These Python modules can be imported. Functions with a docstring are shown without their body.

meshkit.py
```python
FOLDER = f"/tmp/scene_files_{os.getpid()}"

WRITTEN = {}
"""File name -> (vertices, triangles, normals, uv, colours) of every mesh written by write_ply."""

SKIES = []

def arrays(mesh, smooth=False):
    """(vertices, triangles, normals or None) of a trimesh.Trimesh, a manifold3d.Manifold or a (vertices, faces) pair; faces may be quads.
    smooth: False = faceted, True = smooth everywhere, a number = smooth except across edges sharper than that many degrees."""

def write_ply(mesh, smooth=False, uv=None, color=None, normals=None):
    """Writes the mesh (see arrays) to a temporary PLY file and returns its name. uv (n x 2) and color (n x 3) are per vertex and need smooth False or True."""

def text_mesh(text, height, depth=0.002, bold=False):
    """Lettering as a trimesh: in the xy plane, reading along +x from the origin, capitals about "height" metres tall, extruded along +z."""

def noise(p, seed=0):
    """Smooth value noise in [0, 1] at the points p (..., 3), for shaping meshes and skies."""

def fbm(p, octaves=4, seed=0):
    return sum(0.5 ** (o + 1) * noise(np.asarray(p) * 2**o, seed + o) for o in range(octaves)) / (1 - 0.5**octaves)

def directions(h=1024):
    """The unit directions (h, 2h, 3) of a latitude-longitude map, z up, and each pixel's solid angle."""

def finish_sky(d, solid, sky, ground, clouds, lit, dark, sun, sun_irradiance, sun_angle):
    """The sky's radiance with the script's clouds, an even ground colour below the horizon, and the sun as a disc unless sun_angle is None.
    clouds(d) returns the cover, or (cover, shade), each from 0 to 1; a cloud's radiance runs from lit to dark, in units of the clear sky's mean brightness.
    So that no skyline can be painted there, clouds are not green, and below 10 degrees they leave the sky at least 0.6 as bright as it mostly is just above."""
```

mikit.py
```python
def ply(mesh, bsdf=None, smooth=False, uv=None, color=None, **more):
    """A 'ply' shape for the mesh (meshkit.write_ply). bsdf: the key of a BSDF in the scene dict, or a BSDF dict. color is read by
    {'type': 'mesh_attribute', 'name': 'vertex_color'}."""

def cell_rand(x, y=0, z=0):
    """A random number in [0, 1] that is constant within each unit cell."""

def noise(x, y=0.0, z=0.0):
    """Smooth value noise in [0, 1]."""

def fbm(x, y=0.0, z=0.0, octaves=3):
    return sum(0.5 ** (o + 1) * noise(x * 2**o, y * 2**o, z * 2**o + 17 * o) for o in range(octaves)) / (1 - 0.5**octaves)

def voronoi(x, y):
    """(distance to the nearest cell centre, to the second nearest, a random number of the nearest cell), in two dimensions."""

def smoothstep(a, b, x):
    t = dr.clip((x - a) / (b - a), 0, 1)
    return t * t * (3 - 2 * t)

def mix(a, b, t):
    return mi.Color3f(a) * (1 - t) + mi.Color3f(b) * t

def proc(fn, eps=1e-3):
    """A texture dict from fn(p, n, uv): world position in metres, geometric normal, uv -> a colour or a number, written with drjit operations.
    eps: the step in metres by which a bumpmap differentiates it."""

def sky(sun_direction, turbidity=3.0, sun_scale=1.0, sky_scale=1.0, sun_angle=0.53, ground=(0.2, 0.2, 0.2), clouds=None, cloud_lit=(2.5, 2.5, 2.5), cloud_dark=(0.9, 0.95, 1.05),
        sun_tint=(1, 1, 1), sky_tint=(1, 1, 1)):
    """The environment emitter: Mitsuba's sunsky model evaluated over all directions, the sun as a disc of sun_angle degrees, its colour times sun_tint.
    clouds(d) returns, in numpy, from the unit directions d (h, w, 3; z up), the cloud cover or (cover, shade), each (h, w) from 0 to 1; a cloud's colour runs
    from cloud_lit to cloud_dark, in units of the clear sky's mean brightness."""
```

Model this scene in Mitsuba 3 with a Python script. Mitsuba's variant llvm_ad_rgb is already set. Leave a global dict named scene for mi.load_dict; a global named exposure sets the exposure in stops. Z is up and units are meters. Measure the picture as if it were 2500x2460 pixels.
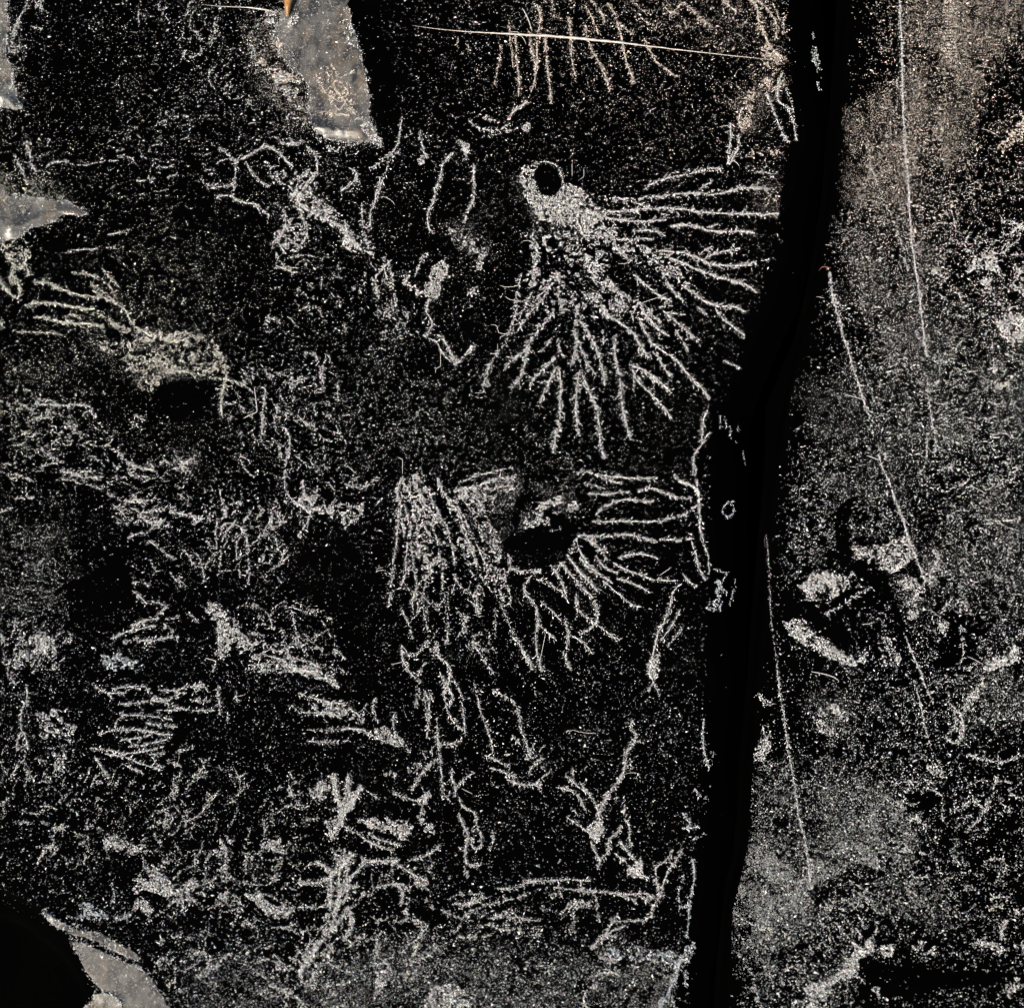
import math
import re
import numpy as np
import trimesh
import mitsuba as mi
import mikit
import meshkit
from shapely.geometry import Polygon, Point
import shapely

scene, labels = {'type': 'scene'}, {}
rng = np.random.default_rng(11)

# ------------------------------------------------------------------ camera, light, exposure
U = 1e-4                                   # the model is laid out in tenths of a millimetre
TILT, DIST, FOV = math.radians(17), 4670.0, 30.0
cam_at = np.array([0, -DIST * math.sin(TILT), DIST * math.cos(TILT)])
scene['camera'] = {
    'type': 'thinlens', 'fov': FOV, 'fov_axis': 'x', 'near_clip': 0.01, 'far_clip': 20.0,
    'aperture_radius': 0.0022, 'focus_distance': 0.475,
    'to_world': mi.ScalarTransform4f().look_at(origin=(cam_at * U).tolist(), target=[0, 0, 0], up=[0, 1, 0]),
    'film': {'type': 'hdrfilm', 'width': 1024, 'height': 1007, 'rfilter': {'type': 'gaussian', 'stddev': 0.4}},
}
scene['sky'] = mikit.sky([-0.44, -0.52, 0.68], turbidity=3, sun_angle=3.0, sky_scale=0.5, sun_tint=(.92, 1, 1.16))
exposure = 2.6

# ------------------------------------------------------------------ layout: sheet coordinates
f_ = np.array([0, math.sin(TILT), -math.cos(TILT)])
u_ = np.array([0, math.cos(TILT), math.sin(TILT)])
TAN = math.tan(math.radians(FOV / 2))


def sheet_xy(p):
    """Measured points of the layout drawing (2500 x 2460) -> x, y on the sheet (units of 0.1 mm)."""
    p = np.atleast_2d(np.asarray(p, float))
    d = f_ + ((p[:, :1] - 1250) / 1250 * TAN) * np.array([1, 0, 0]) + ((1230 - p[:, 1:2]) / 1250 * TAN) * u_
    t = cam_at[2] / -d[:, 2]
    return (cam_at + d * t[:, None])[:, :2]


TILES = {'a': (0, 0, .431), 'b': (834, 0, .431), 'c': (1667, 0, .431), 'd': (0, 820, .431), 'e': (834, 820, .431), 'f': (1667, 820, .431),
         'g': (0, 1640, .431), 'h': (834, 1640, .431), 'i': (1667, 1640, .431), 'j': (1250, 380, .3359), 'k': (550, 0, .2326),
         'l': (1600, 900, .3152), 'm': (0, 0, .4202), 'n': (0, 928, .8793), 'p': (0, 1783, .8793), 'z': (0, 0, 1.0)}


def points(text):
    out, t = [], 'z'
    for w in text.split():
        if w[0].isalpha():
            t, w = w[0], w[1:]
        x, y = w.split(',')
        ox, oy, k = TILES[t]
        out.append((ox + float(x) * k, oy + float(y) * k))
    return np.array(out)


# edges of the two sheets along the dark joint, and the cut corner
LEFT_EDGE = sheet_xy([(1925, -300), (1925, 0), (1942, 300), (1915, 430), (1895, 600), (1860, 733), (1800, 860), (1742, 1000), (1730, 1250), (1732, 1420), (1722, 1700), (1715, 1985), (1690, 2100), (1664, 2330), (1650, 2460), (1640, 2760)])
RIGHT_EDGE = sheet_xy([(2090, -300), (2072, 0), (2054, 260), (2034, 470), (2006, 650), (1982, 760), (1955, 860), (1930, 960), (1890, 1200), (1868, 1450), (1855, 1640), (1835, 1855), (1822, 2070), (1785, 2220), (1775, 2460), (1770, 2760)])
CORNER = sheet_xy([(-300, 2160), (0, 2170), (60, 2195), (115, 2240), (160, 2280), (192, 2330), (220, 2390), (240, 2440), (255, 2760)])


def edge_x(E, y):
    return np.interp(-np.asarray(y), -E[:, 1], E[:, 0])


def sstep(a, b, x):
    t = np.clip((x - a) / (b - a), 0, 1)
    return t * t * (3 - 2 * t)


def wave(x, y, s, seed=0):
    return meshkit.noise(np.stack([x / s, y / s, np.full(np.shape(x), 3.7)], -1), seed)


def z_left(x, y):
    z = -70 * np.clip((x - edge_x(LEFT_EDGE, y) + 8) / 110, 0, 1) ** 1.7
    below = np.interp(x, CORNER[:, 0], CORNER[:, 1]) - y           # how far past the cut corner
    z = z - 60 * sstep(-4, 60, below)
    return z + 5 * (wave(x, y, 260, 1) - .5)


def z_right(x, y):
    return -55 * np.clip((edge_x(RIGHT_EDGE, y) - x) / 10, 0, 1) ** 1.3 + 5 * (wave(x, y, 240, 2) - .5)


def z_of(x, y, side):
    return z_left(x, y) if side == 'L' else z_right(x, y)


# ------------------------------------------------------------------ materials
def sheet_tone(p, n, uv):
    a = mikit.fbm(p.x * 90, p.y * 90, 3.0)
    return mikit.mix((.0002, .0002, .0002), (.0005, .0005, .0005), a)


def sheet_relief(p, n, uv):
    return mikit.fbm(p.x * 1300, p.y * 1300, 1.0) * 0.00002


scene['black_plastic'] = {'type': 'bumpmap', 'arbitrary': mikit.proc(sheet_relief, eps=2e-5), 'scale': 1.0,
                          'bsdf': {'type': 'principled', 'base_color': mikit.proc(sheet_tone), 'roughness': .7, 'specular': .006}}
scene['dust_matter'] = {'type': 'twosided', 'bsdf': {'type': 'diffuse', 'reflectance': {'type': 'mesh_attribute', 'name': 'vertex_color'}}}


def film_tone(p, n, uv):
    a = mikit.smoothstep(.25, .75, mikit.fbm(p.x * 420, p.y * 260, 1.0, octaves=4))
    b = mikit.smoothstep(.55, .75, mikit.fbm(p.x * 2600, p.y * 2600, 4.0))
    base = mikit.mix(mikit.mix((.013, .0125, .011), (.090, .086, .076), a), (.10, .075, .05), mikit.smoothstep(.5, .75, mikit.fbm(p.x * 330, p.y * 170, 9.0)) * .6)
    return mikit.mix(base, (.22, .21, .19), b * .4)


scene['film_plastic'] = {'type': 'twosided', 'bsdf': {'type': 'principled', 'base_color': mikit.proc(film_tone), 'roughness': .42, 'specular': .8}}
scene['pale_film_plastic'] = {'type': 'twosided', 'bsdf': {'type': 'principled', 'base_color': mikit.proc(lambda p, n, uv: film_tone(p, n, uv) * 2.1), 'roughness': .4, 'specular': .2}}
scene['hair_matter'] = {'type': 'twosided', 'bsdf': {'type': 'principled', 'base_color': {'type': 'rgb', 'value': [.40, .385, .35]}, 'roughness': .5, 'specular': .4}}
scene['red_hair_matter'] = {'type': 'twosided', 'bsdf': {'type': 'principled', 'base_color': {'type': 'rgb', 'value': [.26, .09, .07]}, 'roughness': .5, 'specular': .4}}

TINT = {'n': (1, .99, .96), 'y': (1, .985, .87), 't': (1, .88, .77), 'c': (.93, .98, 1.0), 'b': (1, .66, .36), 'w': (1, .99, .97)}  # c: blue skylight put into the colour of crumbs on the dark slope


# ------------------------------------------------------------------ matter: grains, strands, mats, hairs
def grains(x, y, z, ang, L, W, H, col):
    """One little irregular four-sided crumb per row; returns vertices, faces, colours."""
    n = len(x)
    r = rng.random((n, 12))
    v = np.empty((n, 4, 3))
    for k in range(3):
        a = 2 * np.pi * (k / 3) + (r[:, k] - .5) * 1.1
        lx, ly = np.cos(a) * L * .5 * (.75 + .5 * r[:, 3 + k]), np.sin(a) * W * .5 * (.75 + .5 * r[:, 6 + k])
        v[:, k, 0] = x + lx * np.cos(ang) - ly * np.sin(ang)
        v[:, k, 1] = y + lx * np.sin(ang) + ly * np.cos(ang)
        v[:, k, 2] = z
    v[:, 3, 0], v[:, 3, 1], v[:, 3, 2] = x + (r[:, 9] - .5) * L * .5, y + (r[:, 10] - .5) * W * .5, z + H
    f = (np.arange(n)[:, None, None] * 4 + np.array([[0, 1, 3], [1, 2, 3], [2, 0, 3], [2, 1, 0]])).reshape(-1, 3)
    return v.reshape(-1, 3), f, np.repeat(col, 4, axis=0)


def join(parts):
    vs, fs, cs, o = [], [], [], 0
    for v, f, c in parts:
        vs.append(v); fs.append(f + o); cs.append(c); o += len(v)
    return np.vstack(vs), np.vstack(fs), np.vstack(cs)


def tone(n, tint, lo=.22, hi=.95, power=1.0):
    return (lo + (hi - lo) * rng.random(n)[:, None] ** power) * np.asarray(TINT[tint]) * (1 + .06 * rng.standard_normal((n, 3)))


def resample(P, step=2.0):
    d = np.r_[0, np.cumsum(np.linalg.norm(np.diff(P, axis=0), axis=1))]
    n = max(int(d[-1] / step), 4)
    if len(P) > 2:
        from scipy.interpolate import PchipInterpolator
        s = np.linspace(0, d[-1], n)
        return np.stack([PchipInterpolator(d, P[:, k])(s) for k in (0, 1)], 1), s
    s = np.linspace(0, d[-1], n)
    return np.stack([np.interp(s, d, P[:, k]) for k in (0, 1)], 1), s


def strand(P, w, dens, side, tint, lift=0.0):
    Q, s = resample(P)
    length = s[-1]
    seed = int(rng.integers(1 << 20))
    wob = (meshkit.fbm(np.stack([s / 38, s * 0, s * 0], -1), 3, seed) - .5) * min(w * .75, 6)
    T = np.gradient(Q, axis=0)
    T /= np.maximum(np.linalg.norm(T, axis=1, keepdims=True), 1e-9)
    N = np.stack([-T[:, 1], T[:, 0]], 1)
    Q = Q + N * wob[:, None]
    n = max(int(dens * length * w * .27), 10)
    i = rng.integers(0, len(Q), n)
    e = s[i] / length
    wid = w * (.42 + .75 * meshkit.noise(np.stack([s[i] / 14, e * 0, e * 0], -1), seed + 5)) * np.clip(np.minimum(e, 1 - e) * length / (w * .9) + .45, 0, 1)
    r = rng.standard_normal(n) * np.where(rng.random(n) < .8, .22, .42)
    xy = Q[i] + N[i] * (r * wid)[:, None] + T[i] * rng.standard_normal((n, 1)) * 1.2
    cl = meshkit.fbm(np.c_[xy / 6.5, np.full(n, .5)], 2, seed + 9) - .10 * np.abs(r) / .4
    keep = cl > np.quantile(cl, 1 - min(.93, .42 + .42 * dens))
    i, r, xy = i[keep], r[keep], xy[keep]
    n = len(i)
    hump = np.clip(1 - (r * 2) ** 2, 0, 1) * w * .38 * rng.random(n)
    z = z_of(xy[:, 0], xy[:, 1], side) + lift + hump
    L = 1.7 + 3.0 * rng.random(n) ** 1.5
    ang = np.arctan2(T[i, 1], T[i, 0]) + rng.standard_normal(n) * .9
    parts = [grains(xy[:, 0], xy[:, 1], z, ang, L, L * (.45 + .4 * rng.random(n)), L * (.25 + .4 * rng.random(n)), tone(n, tint))]
    m = int(length / 3.4 * min(dens, 1))                                   # fuzz standing out from the cord
    if m:
        i = rng.integers(0, len(Q), m)
        sgn = np.where(rng.random(m) < .5, -1, 1)
        hl = (3 + 9 * rng.random(m) ** 1.5) * min(1, w / 10 + .25)
        a = np.arctan2(T[i, 1], T[i, 0]) + sgn * (.5 + .9 * rng.random(m))
        c = Q[i] + N[i] * (sgn * w * .30)[:, None] + np.stack([np.cos(a), np.sin(a)], 1) * (hl * .45)[:, None]
        parts.append(grains(c[:, 0], c[:, 1], z_of(c[:, 0], c[:, 1], side) + lift + .6, a, hl, np.full(m, 1.0), np.full(m, .9), tone(m, tint, .35, .9)))
    return join(parts)


def inside(poly, n):
    x0, y0, x1, y1 = poly.bounds
    q = rng.random((n, 2)) * [x1 - x0, y1 - y0] + [x0, y0]
    return q[shapely.contains_xy(poly, q[:, 0], q[:, 1])]


def mat(poly, dens, side, tint, lift=0.0, grain=1.0, relief=1.0):
    """A felted patch: crumbs crowded inside an outline with a ragged edge and thin spots."""
    if not poly.is_valid:
        poly = poly.buffer(0)
    x0, y0, x1, y1 = poly.bounds
    big = poly.buffer(5)
    q = inside(big, int((x1 - x0 + 10) * (y1 - y0 + 10) * (.115 + .075 * dens) / grain ** 2))
    seed = int(rng.integers(1 << 20))
    p3 = np.c_[q, np.zeros(len(q))]
    cl = .62 * meshkit.fbm(p3 / 8, 2, seed) + .38 * meshkit.fbm(p3 / 38, 2, seed + 3)
    shapely.prepare(poly)
    d = shapely.distance(shapely.points(q), poly.boundary) * np.where(shapely.contains_xy(poly, q[:, 0], q[:, 1]), 1, -1)
    cl = cl + .022 * np.clip(d, -7, 5) + .035 * rng.standard_normal(len(q))
    keep = cl > np.quantile(cl, 1 - min(.93, .10 + .58 * dens))
    q, d = q[keep], d[keep]
    n = len(q)
    L = (2.2 + 4.2 * rng.random(n) ** 1.4) * grain
    return grains(q[:, 0], q[:, 1], z_of(q[:, 0], q[:, 1], side) + lift + rng.random(n) * 2.0 + np.clip(d, 0, 16) * .14 * relief, rng.random(n) * 6.3, L, L * (.45 + .4 * rng.random(n)), L * (.25 + .4 * rng.random(n)), tone(n, tint, .16, .95))


def hair(P, r, side, lift=1.2):
    Q, s = resample(P, 3.0)
    n, k = len(Q), 6
    T = np.gradient(Q, axis=0)
    T /= np.maximum(np.linalg.norm(T, axis=1, keepdims=True), 1e-9)
    N = np.stack([-T[:, 1], T[:, 0]], 1)
    z = z_of(Q[:, 0], Q[:, 1], side) + lift + r + 1.5 * meshkit.noise(np.stack([s / 30, s * 0, s * 0], -1), 5)
    rad = r * np.clip(.35 + np.minimum(s, s[-1] - s) / 12, .35, 1)
    a = np.arange(k) / k * 2 * np.pi
    v = np.concatenate([Q[:, None, :] + N[:, None, :] * (np.cos(a)[None, :, None] * rad[:, None, None]), (z[:, None] + np.sin(a)[None, :] * rad[:, None])[..., None]], 2).reshape(-1, 3)
    f = []
    for i in range(n - 1):
        for j in range(k):
            p, q = i * k + j, i * k + (j + 1) % k
            f += [[p, q, q + k], [p, q + k, p + k]]
    for j in range(1, k - 1):
        f += [[0, j + 1, j], [(n - 1) * k, (n - 1) * k + j, (n - 1) * k + j + 1]]
    return v, np.array(f)


def key_for(name):
    if name not in scene and not any(k.startswith(name + '__') for k in scene):
        return name
    i = 1
    while any(k == f'{name}_{i:03d}' or k.startswith(f'{name}_{i:03d}__') for k in scene):
        i += 1
    return f'{name}_{i:03d}'


def put(key, vfc, bsdf='dust_matter'):
    if len(vfc) == 3:
        v, f, c = vfc
        scene[key] = mikit.ply((v * U, f), bsdf, color=np.clip(c, .01, .95))
    else:
        v, f = vfc
        scene[key] = mikit.ply((v * U, f), bsdf, smooth=True)


# ------------------------------------------------------------------ the setting and the two sheets
gx, gy = np.meshgrid([-60000., 60000.], [-60000., 60000.])
scene['ground'] = mikit.ply((np.c_[gx.ravel(), gy.ravel(), np.full(4, -150.)] * U, np.array([[0, 1, 3], [0, 3, 2]])), 'black_plastic')
labels['ground'] = {'kind': 'structure'}


def grid_mesh(X, Y, Z):
    h, w = X.shape
    v = np.stack([X, Y, Z], -1).reshape(-1, 3)
    i = np.arange(h * w).reshape(h, w)
    q = np.stack([i[:-1, :-1], i[:-1, 1:], i[1:, 1:], i[1:, :-1]], -1).reshape(-1, 4)
    if np.cross(v[q[0, 1]] - v[q[0, 0]], v[q[0, 2]] - v[q[0, 0]])[2] < 0:
        q = q[:, ::-1]
    return v, np.vstack([q[:, [0, 1, 2]], q[:, [0, 2, 3]]])


ys = np.linspace(2100, -2100, 560)
Y = np.repeat(ys[:, None], 420, 1)
s = np.linspace(0, 1, 420)[None, :]
XL = -2100 + (edge_x(LEFT_EDGE, Y) + 100 + 2100) * (1 - (1 - s) ** 1.8)
put('black_sheet', grid_mesh(XL, Y, z_left(XL, Y)), 'black_plastic')
XR = edge_x(RIGHT_EDGE, Y) - 24 + (2100 - edge_x(RIGHT_EDGE, Y) + 24) * s ** 1.8
put('black_sheet_001__sheet', grid_mesh(XR, Y, z_right(XR, Y)), 'black_plastic')
labels['black_sheet'] = {'label': 'wide black plastic sheet left of the dark joint, covered in pale branching growth', 'category': 'sheet'}
labels['black_sheet_001'] = {'label': 'narrower black plastic sheet right of the dark joint, evenly dusty with long fine scratches', 'category': 'sheet'}

# ------------------------------------------------------------------ everything lying on the sheets
# T name|label|category|group|side|tint    S width density path    P density outline    O density centre outer,inner    F radius path
# ------------------------------------------------------------------ torn films lying on the left sheet
def film_mesh(poly, zf, thick=1.2, step=9.0, seed=0):
    b = shapely.segmentize(poly.exterior, step)
    ring = np.array(b.coords)[:-1]
    x0, y0, x1, y1 = poly.bounds
    g = np.stack(np.meshgrid(np.arange(x0, x1, step), np.arange(y0, y1, step)), -1).reshape(-1, 2)
    g = g + np.random.default_rng(seed).uniform(-.25, .25, g.shape) * step
    inner = poly.buffer(-step * .6)
    g = g[shapely.contains_xy(inner, g[:, 0], g[:, 1])]
    from scipy.spatial import Delaunay
    P = np.vstack([ring, g])
    t = Delaunay(P).simplices
    c = P[t].mean(1)
    t = t[shapely.contains_xy(poly, c[:, 0], c[:, 1])]
    q = P[t]
    cr = (q[:, 1, 0] - q[:, 0, 0]) * (q[:, 2, 1] - q[:, 0, 1]) - (q[:, 1, 1] - q[:, 0, 1]) * (q[:, 2, 0] - q[:, 0, 0])
    t[cr < 0] = t[cr < 0][:, ::-1]
    z = zf(P[:, 0], P[:, 1])
    n = len(P)
    v = np.vstack([np.c_[P, z], np.c_[P, z - thick]])
    m = len(ring)
    i = np.arange(m)
    j = (i + 1) % m
    ccw = shapely.geometry.LinearRing(ring).is_ccw
    side = np.vstack([np.c_[i, i + n, j + n], np.c_[i, j + n, j]]) if ccw else np.vstack([np.c_[i, j, j + n], np.c_[i, j + n, i + n]])
    return v, np.vstack([t, t[:, ::-1] + n, side])


def ragged(text, amp=3.0, seed=0):
    """An outline whose torn edge wanders by a few tenths of a millimetre."""
    P = sheet_xy(points(text))
    poly = Polygon(P)
    r = np.array(shapely.segmentize(poly.exterior, 5.0).coords)[:-1]
    k = np.c_[r / 16, np.zeros(len(r))]
    r = r + amp * 2 * np.stack([meshkit.fbm(k, 3, seed) - .5, meshkit.fbm(k + 31, 3, seed) - .5], 1)
    return Polygon(r).buffer(0)


def seg_dist(x, y, pts):
    P = sheet_xy(pts)
    return shapely.distance(shapely.points(np.c_[np.ravel(x), np.ravel(y)]), shapely.LineString(P)).reshape(np.shape(x))


def fold(x, y, pts, h, w):
    return h * np.exp(-(seg_dist(x, y, pts) / w) ** 2)


FILMS = []


def film(name, label, text, zf, mat_='film_plastic', seed=0, amp=3.0):
    poly = ragged(text, amp, seed)
    if poly.geom_type != 'Polygon':
        poly = max(poly.geoms, key=lambda g: g.area)
    full = lambda x, y: z_left(x, y) + 2.5 + np.maximum(zf(x, y), -1)
    k = key_for(name)
    v, f = film_mesh(poly, full, seed=seed)
    scene[k + '__sheet'] = mikit.ply((v * U, f), mat_, smooth=True)
    ring = np.array(poly.exterior.coords)[:: 3]
    keep_z = globals()['z_of']
    globals()['z_of'] = lambda x, y, s_: full(x, y)
    put(k + '__crumbs', strand(ring, 16, .34, 'L', 'n'))
    globals()['z_of'] = keep_z
    labels[k] = {'label': label, 'category': 'film'}
    FILMS.append((poly, full))


film('torn_film', 'largest torn grey plastic film, tapering to a point, shiny fold along its lower edge',
     'k640,-300 1255,-300 1270,0 1310,120 1330,300 1375,420 1410,560 1440,690 1495,800 1515,950 1510,1180 1560,1330 1600,1440 1660,1545 1580,1530 1480,1510 1380,1520 1240,1510 1100,1470 1010,1430 940,1390 920,1300 860,1200 900,1060 840,900 760,800 640,680 560,560 500,420 520,280 580,200 620,80',
     lambda x, y: 4 + fold(x, y, points('k880,1350 1080,1385 1250,1395 1420,1400'), 17, 10) + fold(x, y, points('k860,190 1060,230 1300,290'), 6, 5) + fold(x, y, points('k690,290 720,220 760,150'), 8, 6) + fold(x, y, points('k1230,840 1380,740'), 5, 4) + fold(x, y, points('k1290,30 1350,380 1470,900'), 6, 9) + fold(x, y, points('k900,300 940,600 1060,900 1180,1200'), 6, 12) + 5 * (wave(x, y, 50, 8) - .5), seed=1, amp=9)
film('torn_film_001', 'upper torn grey film at the left edge, ending in a bright drooping tip',
     'm-200,-60 40,-60 45,80 50,200 40,330 75,420 85,500 110,590 150,660 110,660 50,640 0,630 -200,640',
     lambda x, y: 4 + fold(x, y, points('m-150,560 30,585 80,620 145,660'), 20, 14) + 3 * (wave(x, y, 60, 9) - .5), seed=2, amp=6)
film('torn_film_002', 'lower torn grey film at the left edge, shaped like a beak pointing right',
     'm-200,1060 0,1120 90,1150 180,1150 270,1170 330,1180 380,1160 440,1195 530,1272 450,1268 370,1265 320,1290 240,1320 170,1345 100,1390 0,1420 -200,1430',
     lambda x, y: 3 + fold(x, y, points('m60,1340 190,1305 290,1260 370,1235 520,1272'), 19, 15) + 3 * (wave(x, y, 60, 10) - .5), seed=3, amp=6)
film('torn_film_003', 'smooth grey film tongue in the bottom left corner, split by a dark slit',
     'g405,1525 470,1535 530,1560 620,1600 700,1640 790,1670 830,1700 880,1770 930,1850 960,1910 980,2100 640,2100 640,1904 600,1850 590,1815 540,1760 490,1690 460,1610',
     lambda x, y: 3 + 10 * (wave(x, y, 90, 11) - .5), seed=4, amp=2, mat_='film_plastic')
film('torn_film_004', 'narrow grey film strip above the dark slit in the bottom left corner',
     'g245,1350 300,1390 390,1445 480,1470 570,1480 660,1530 750,1580 800,1620 780,1635 700,1600 620,1560 540,1520 470,1500 395,1482 330,1450 280,1410',
     lambda x, y: 3 + fold(x, y, points('g255,1370 320,1420 390,1465'), 7, 9) + 5 * (wave(x, y, 30, 12) - .5), seed=5, amp=4)
film('torn_film_005', 'beige thicker film lobe at the bottom edge, under the grey film tongue',
     'g445,1900 490,1860 560,1825 600,1812 660,1840 690,1880 700,2100 380,2100',
     lambda x, y: 6 + 8 * (wave(x, y, 60, 13) - .5), seed=6, amp=3, mat_='pale_film_plastic')


def ground_z(x, y, side):
    z = z_of(x, y, side)
    if side == 'L':
        for poly, full in FILMS:
            near = shapely.contains_xy(poly, x, y)
            if near.any():
                z = np.where(near, np.maximum(z, full(x, y)), z)
    return z


z_of_sheet = z_of


def z_of(x, y, side):
    z = z_of_sheet(x, y, side)
    if side == 'L':
        for poly, full in FILMS:
            x0, y0, x1, y1 = poly.bounds
            m = (x > x0) & (x < x1) & (y > y0) & (y < y1)
            if np.any(m):
                i = np.nonzero(m)[0]
                i = i[shapely.contains_xy(poly, x[i], y[i])]
                if len(i):
                    z = z.copy()
                    z[i] = np.maximum(z[i], full(x[i], y[i]))
    return z


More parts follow.
